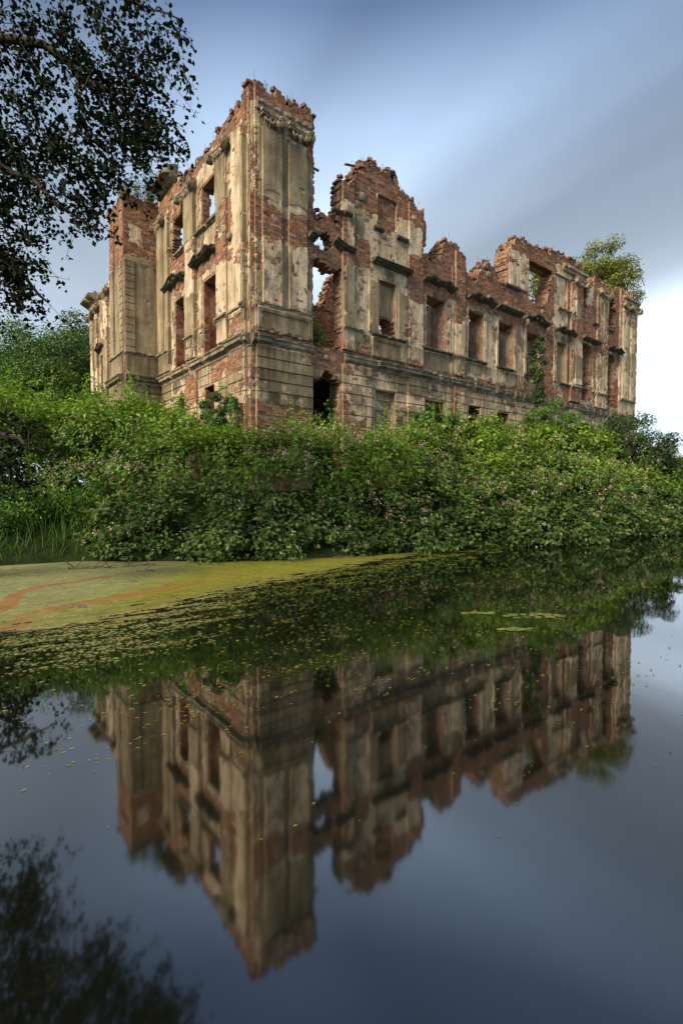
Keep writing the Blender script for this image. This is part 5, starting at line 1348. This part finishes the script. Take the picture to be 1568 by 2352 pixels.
oC = np.clip((.20 + .12 * (stn - .5) - dC) / .05, 0, 1) * fade * (.45 + .55 * np.clip((stn - .42) * 9, 0, 1))
fan = sdf(PA + PC[::-1], X, Y)
oF = (fan > 0) * np.clip((stn - .54) * 14, 0, 1) * np.clip((8.9 - Y) / 1.6, 0, 1) * np.clip(1.0 - np.abs(pdist(PA)) / .75, 0, 1)
org = np.clip(np.maximum(np.maximum(oA, oC), oF * .85), 0, 1)[..., None]
gy_ = np.clip((-X - 2.6) / 2.2 + (fbm(X * .8, Y * .8, 107, 3) - .5) * .6, 0, 1)[..., None]
grain = (.60 + .80 * fbm(A_ * 5, B_ * 14, 109, 3, .7))[..., None]
tw_ = (np.array([.145, .150, .010]) * (1 - gy_) + np.array([.175, .190, .078]) * gy_) * grain
edgeb = np.clip(1 - q_ / 1.2, 0, 1)[..., None] * .6
tw_ = tw_ * (1 - edgeb) + np.array([.12, .10, .045]) * edgeb * grain
sr_ = np.random.RandomState(6).rand(*X.shape)[..., None]; tw_ = np.where(sr_ < .009, np.array([.36, .34, .16]), tw_); tw_ = np.where(sr_ > .985, tw_ * .35, tw_)
rip = (fbm(A_ * 1.2 + wig * 3, B_ * 12 + wig * 4, 131, 3, .6))[..., None]; tw_ = tw_ * np.where(abs(rip - .5) < .012, .55, 1.0)
tw_ = tw_ * (1 - org * .78) + np.array([.21, .092, .022]) * org * .78 * grain
link('duckweed_mat', mk_mesh('duckweed_mat', V[used], rm[Q], tint=tw_.reshape(-1, 3)[used]), WEED, label='green duckweed film with rusty streaks covering the left of the moat', cat='duckweed', kind='stuff')
# loose flecks drifting in streaks
fr = np.random.RandomState(19); n = 150000
dist = 2.2 + 16 * fr.rand(n) ** 1.0; ang = fr.uniform(-.66, .60, n); X = np.tan(ang) * dist * 1.0; Y = dist
X = X; A_, B_ = X * ca + Y * sa, -X * sa + Y * ca
sd_c = in_poly(CARPET, X, Y)
dens = np.exp(np.minimum(sd_c, 0) / .7) * .6 + .15 * np.exp(np.minimum(sd_c, 0) / 3.2) * (fbm(A_ * .8, B_ * 2.2, 93, 3) > .47) + .004 * (fbm(X * 2, Y * 2, 94, 3) > .55)
band2 = np.clip(1 - np.abs(in_poly(POND, X, Y) - .6) / .9, 0, 1) * (X > 0) * .9
st = np.clip((fbm(A_ * 1.5, B_ * 7, 95, 3, .6) - .46) * 6, 0, 1)
leftz = np.clip(1.0 + sd_c / 1.5, 0, 1) * (X < -1.3) * (sd_c < 0)
dens = dens + leftz * .9
far_ok = (X < 3.2 + .12 * (Y - 4)) | (fr.rand(n) < .12)
acc = (fr.rand(n) < np.clip((Y - 1.2) / 3.2, .12, 1)) & (fr.rand(n) < (dens * 1.5 * (.12 + .9 * st) + band2 * st * .5)) & (sdf(POND, X, Y) > .02) & (sd_c < .5) & far_ok
X, Y = X[acc], Y[acc]; n = len(X); print('flecks', n)
L = (.005 + .0032 * Y) * (.45 + .9 * fr.rand(n)); aa = math.radians(36) + fr.randn(n) * .25; wdt = L * .34
dx, dy = np.cos(aa), np.sin(aa)
V = np.stack([np.stack([X - dx * L, Y - dy * L], 1), np.stack([X - dy * wdt, Y + dx * wdt], 1), np.stack([X + dx * L, Y + dy * L], 1), np.stack([X + dy * wdt, Y - dx * wdt], 1)], 1).reshape(-1, 2)
V = np.concatenate([V, np.repeat(.004 + .002 * fr.rand(n), 4)[:, None]], 1)
lf = np.clip((-X - 1.0) / 1.4, 0, 1)[:, None]; c = (np.array([.20, .21, .035]) * (1 - lf) + np.array([.36, .36, .17]) * lf) * (.55 + .7 * fr.rand(n, 1)); c[fr.rand(n) < .2] *= np.array([1.0, .75, .8])
i = np.arange(n) * 4
link('duckweed_flecks', mk_mesh('duckweed_flecks', V, np.stack([i, i + 1, i + 2, i + 3], 1)[:, ::-1], tint=np.repeat(c, 4, axis=0)), GRASSM, label='loose yellow green duckweed flecks drifting over the dark reflection', cat='duckweed', kind='stuff')
# small rafts of leaves further out
def raft(cx, cy, a, b, n, lab, seed):
    r = np.random.RandomState(seed); m = MB()
    for _ in range(n):
        t = r.uniform(0, 6.28); q = r.rand() ** .6; x = cx + math.cos(t) * a * q; y = cy + math.sin(t) * b * q; s_ = r.uniform(.015, .045) ; k = 7
        ph = np.arange(k) / k * 6.283; V = np.stack([x + np.cos(ph) * s_ * 1.5 * r.uniform(.7, 1.1, k), y + np.sin(ph) * s_ * r.uniform(.7, 1.1, k), np.full(k, r.uniform(.005, .014))], 1)
        m.add(V, None, [(0, j, j + 1) for j in range(1, k - 1)], np.array([.20, .23, .07]) * r.uniform(.6, 1.1))
    link('duckweed_raft', m.mesh('duckweed_raft'), GRASSM, label=lab, cat='duckweed')
raft(2.45, 6.4, .38, .13, 52, 'largest pale duckweed raft right of the middle of the moat', 1)
raft(1.75, 6.55, .22, .07, 22, 'small duckweed raft left of the largest one', 2)
raft(2.0, 5.75, .2, .06, 20, 'thin duckweed raft just below the largest one', 3)
raft(-2.05, 2.55, .06, .03, 10, 'tiny lone duckweed raft on the sky reflection, lower left', 4)
# sticks, floating bits and litter
def stick(x, y, ln, ang_, z, lab, seed, br_=3):
    r = np.random.RandomState(seed); m = MB(); root = np.array([x, y, .0])
    d = np.array([math.cos(ang_), math.sin(ang_), 0]); t = np.linspace(-.5, .5, 7)[:, None]
    p = root + d * ln * t + np.array([0, 0, z]) + r.randn(7, 3) * .012; m.tube(p, np.linspace(.016, .007, 7), 5)
    for k in range(br_):
        s0 = p[r.randint(1, 6)]; e = s0 + np.array([r.uniform(-.25, .25), r.uniform(-.1, .1), r.uniform(.05, .22)]); m.tube(np.array([s0, (s0 + e) / 2 + r.randn(3) * .015, e]), np.array([.010, .007, .003]), 4)
    link('dead_branch', m.mesh('dead_branch'), WOOD, label=lab, cat='branch')
stick(-5.2, 10.55, 1.0, .1, .03, 'twiggy dead branch poking out of the duckweed, farthest left', 1, 12)
stick(-4.35, 10.9, .7, .3, .03, 'second dead branch in the duckweed beside the twiggy one', 2, 6)
stick(-3.9, 10.2, .5, .2, .015, 'low straight stick lying in the duckweed', 3, 1)
stick(.05, 12.2, .5, .1, .06, 'dark stub at the water edge below the thicket', 4, 3)
stick(-3.45, 5.75, 1.0, .55, .008, 'long thin rusty stick lying along the duckweed edge', 5, 0)
for k, (x, y, a, b, lab) in enumerate([(-3.7, 8.9, .12, .04, 'dark floating clod beyond the rusty streaks'), (-3.6, 6.9, .14, .05, 'dark floating clod between the rusty streaks'), (-4.35, 5.75, .1, .05, 'dark floating clod near the left edge')]):
    m = MB(); th = np.linspace(0, 6.283, 9)[:-1]
    V = np.concatenate([np.stack([x + np.cos(th) * a, y + np.sin(th) * b, np.full(8, .006)], 1), np.stack([x + np.cos(th) * a * .6, y + np.sin(th) * b * .6, np.full(8, .035)], 1)])
    m.add(V, [(i, (i + 1) % 8, 8 + (i + 1) % 8, 8 + i) for i in range(8)] + [(8, 9, 10, 11), (8, 11, 12, 15), (12, 13, 14, 15)]); link('floating_clod', m.mesh('floating_clod'), WOOD, label=lab, cat='debris')
can = link('drink_can', None, label='red and white drink can floating at the edge of the bank', cat='litter', loc=(7.25, 15.9, .03))
m = MB(); k = 12; th = np.arange(k) / k * 6.283
def ring(x, r): return np.stack([np.full(k, x), np.cos(th) * r, np.sin(th) * r], 1)
def canpart(a, b, name, mat):
    mm = MB(); a *= .6; b *= .6; prof = [(a, .0), (a, .042), (b, .042), (b, 0)]; V = np.concatenate([ring(x, r) for x, r in prof])
    mm.add(V, [(q * k + i, q * k + (i + 1) % k, (q + 1) * k + (i + 1) % k, (q + 1) * k + i) for q in range(3) for i in range(k)]); link(name, mm.mesh(name), mat, can)
canpart(-.14, .02, 'can_body', RED); canpart(.021, .13, 'can_band', WHITE)
print('objects', len(bpy.data.objects), 'tris', sum(len(o.data.polygons) for o in bpy.data.objects if o.type == 'MESH'))
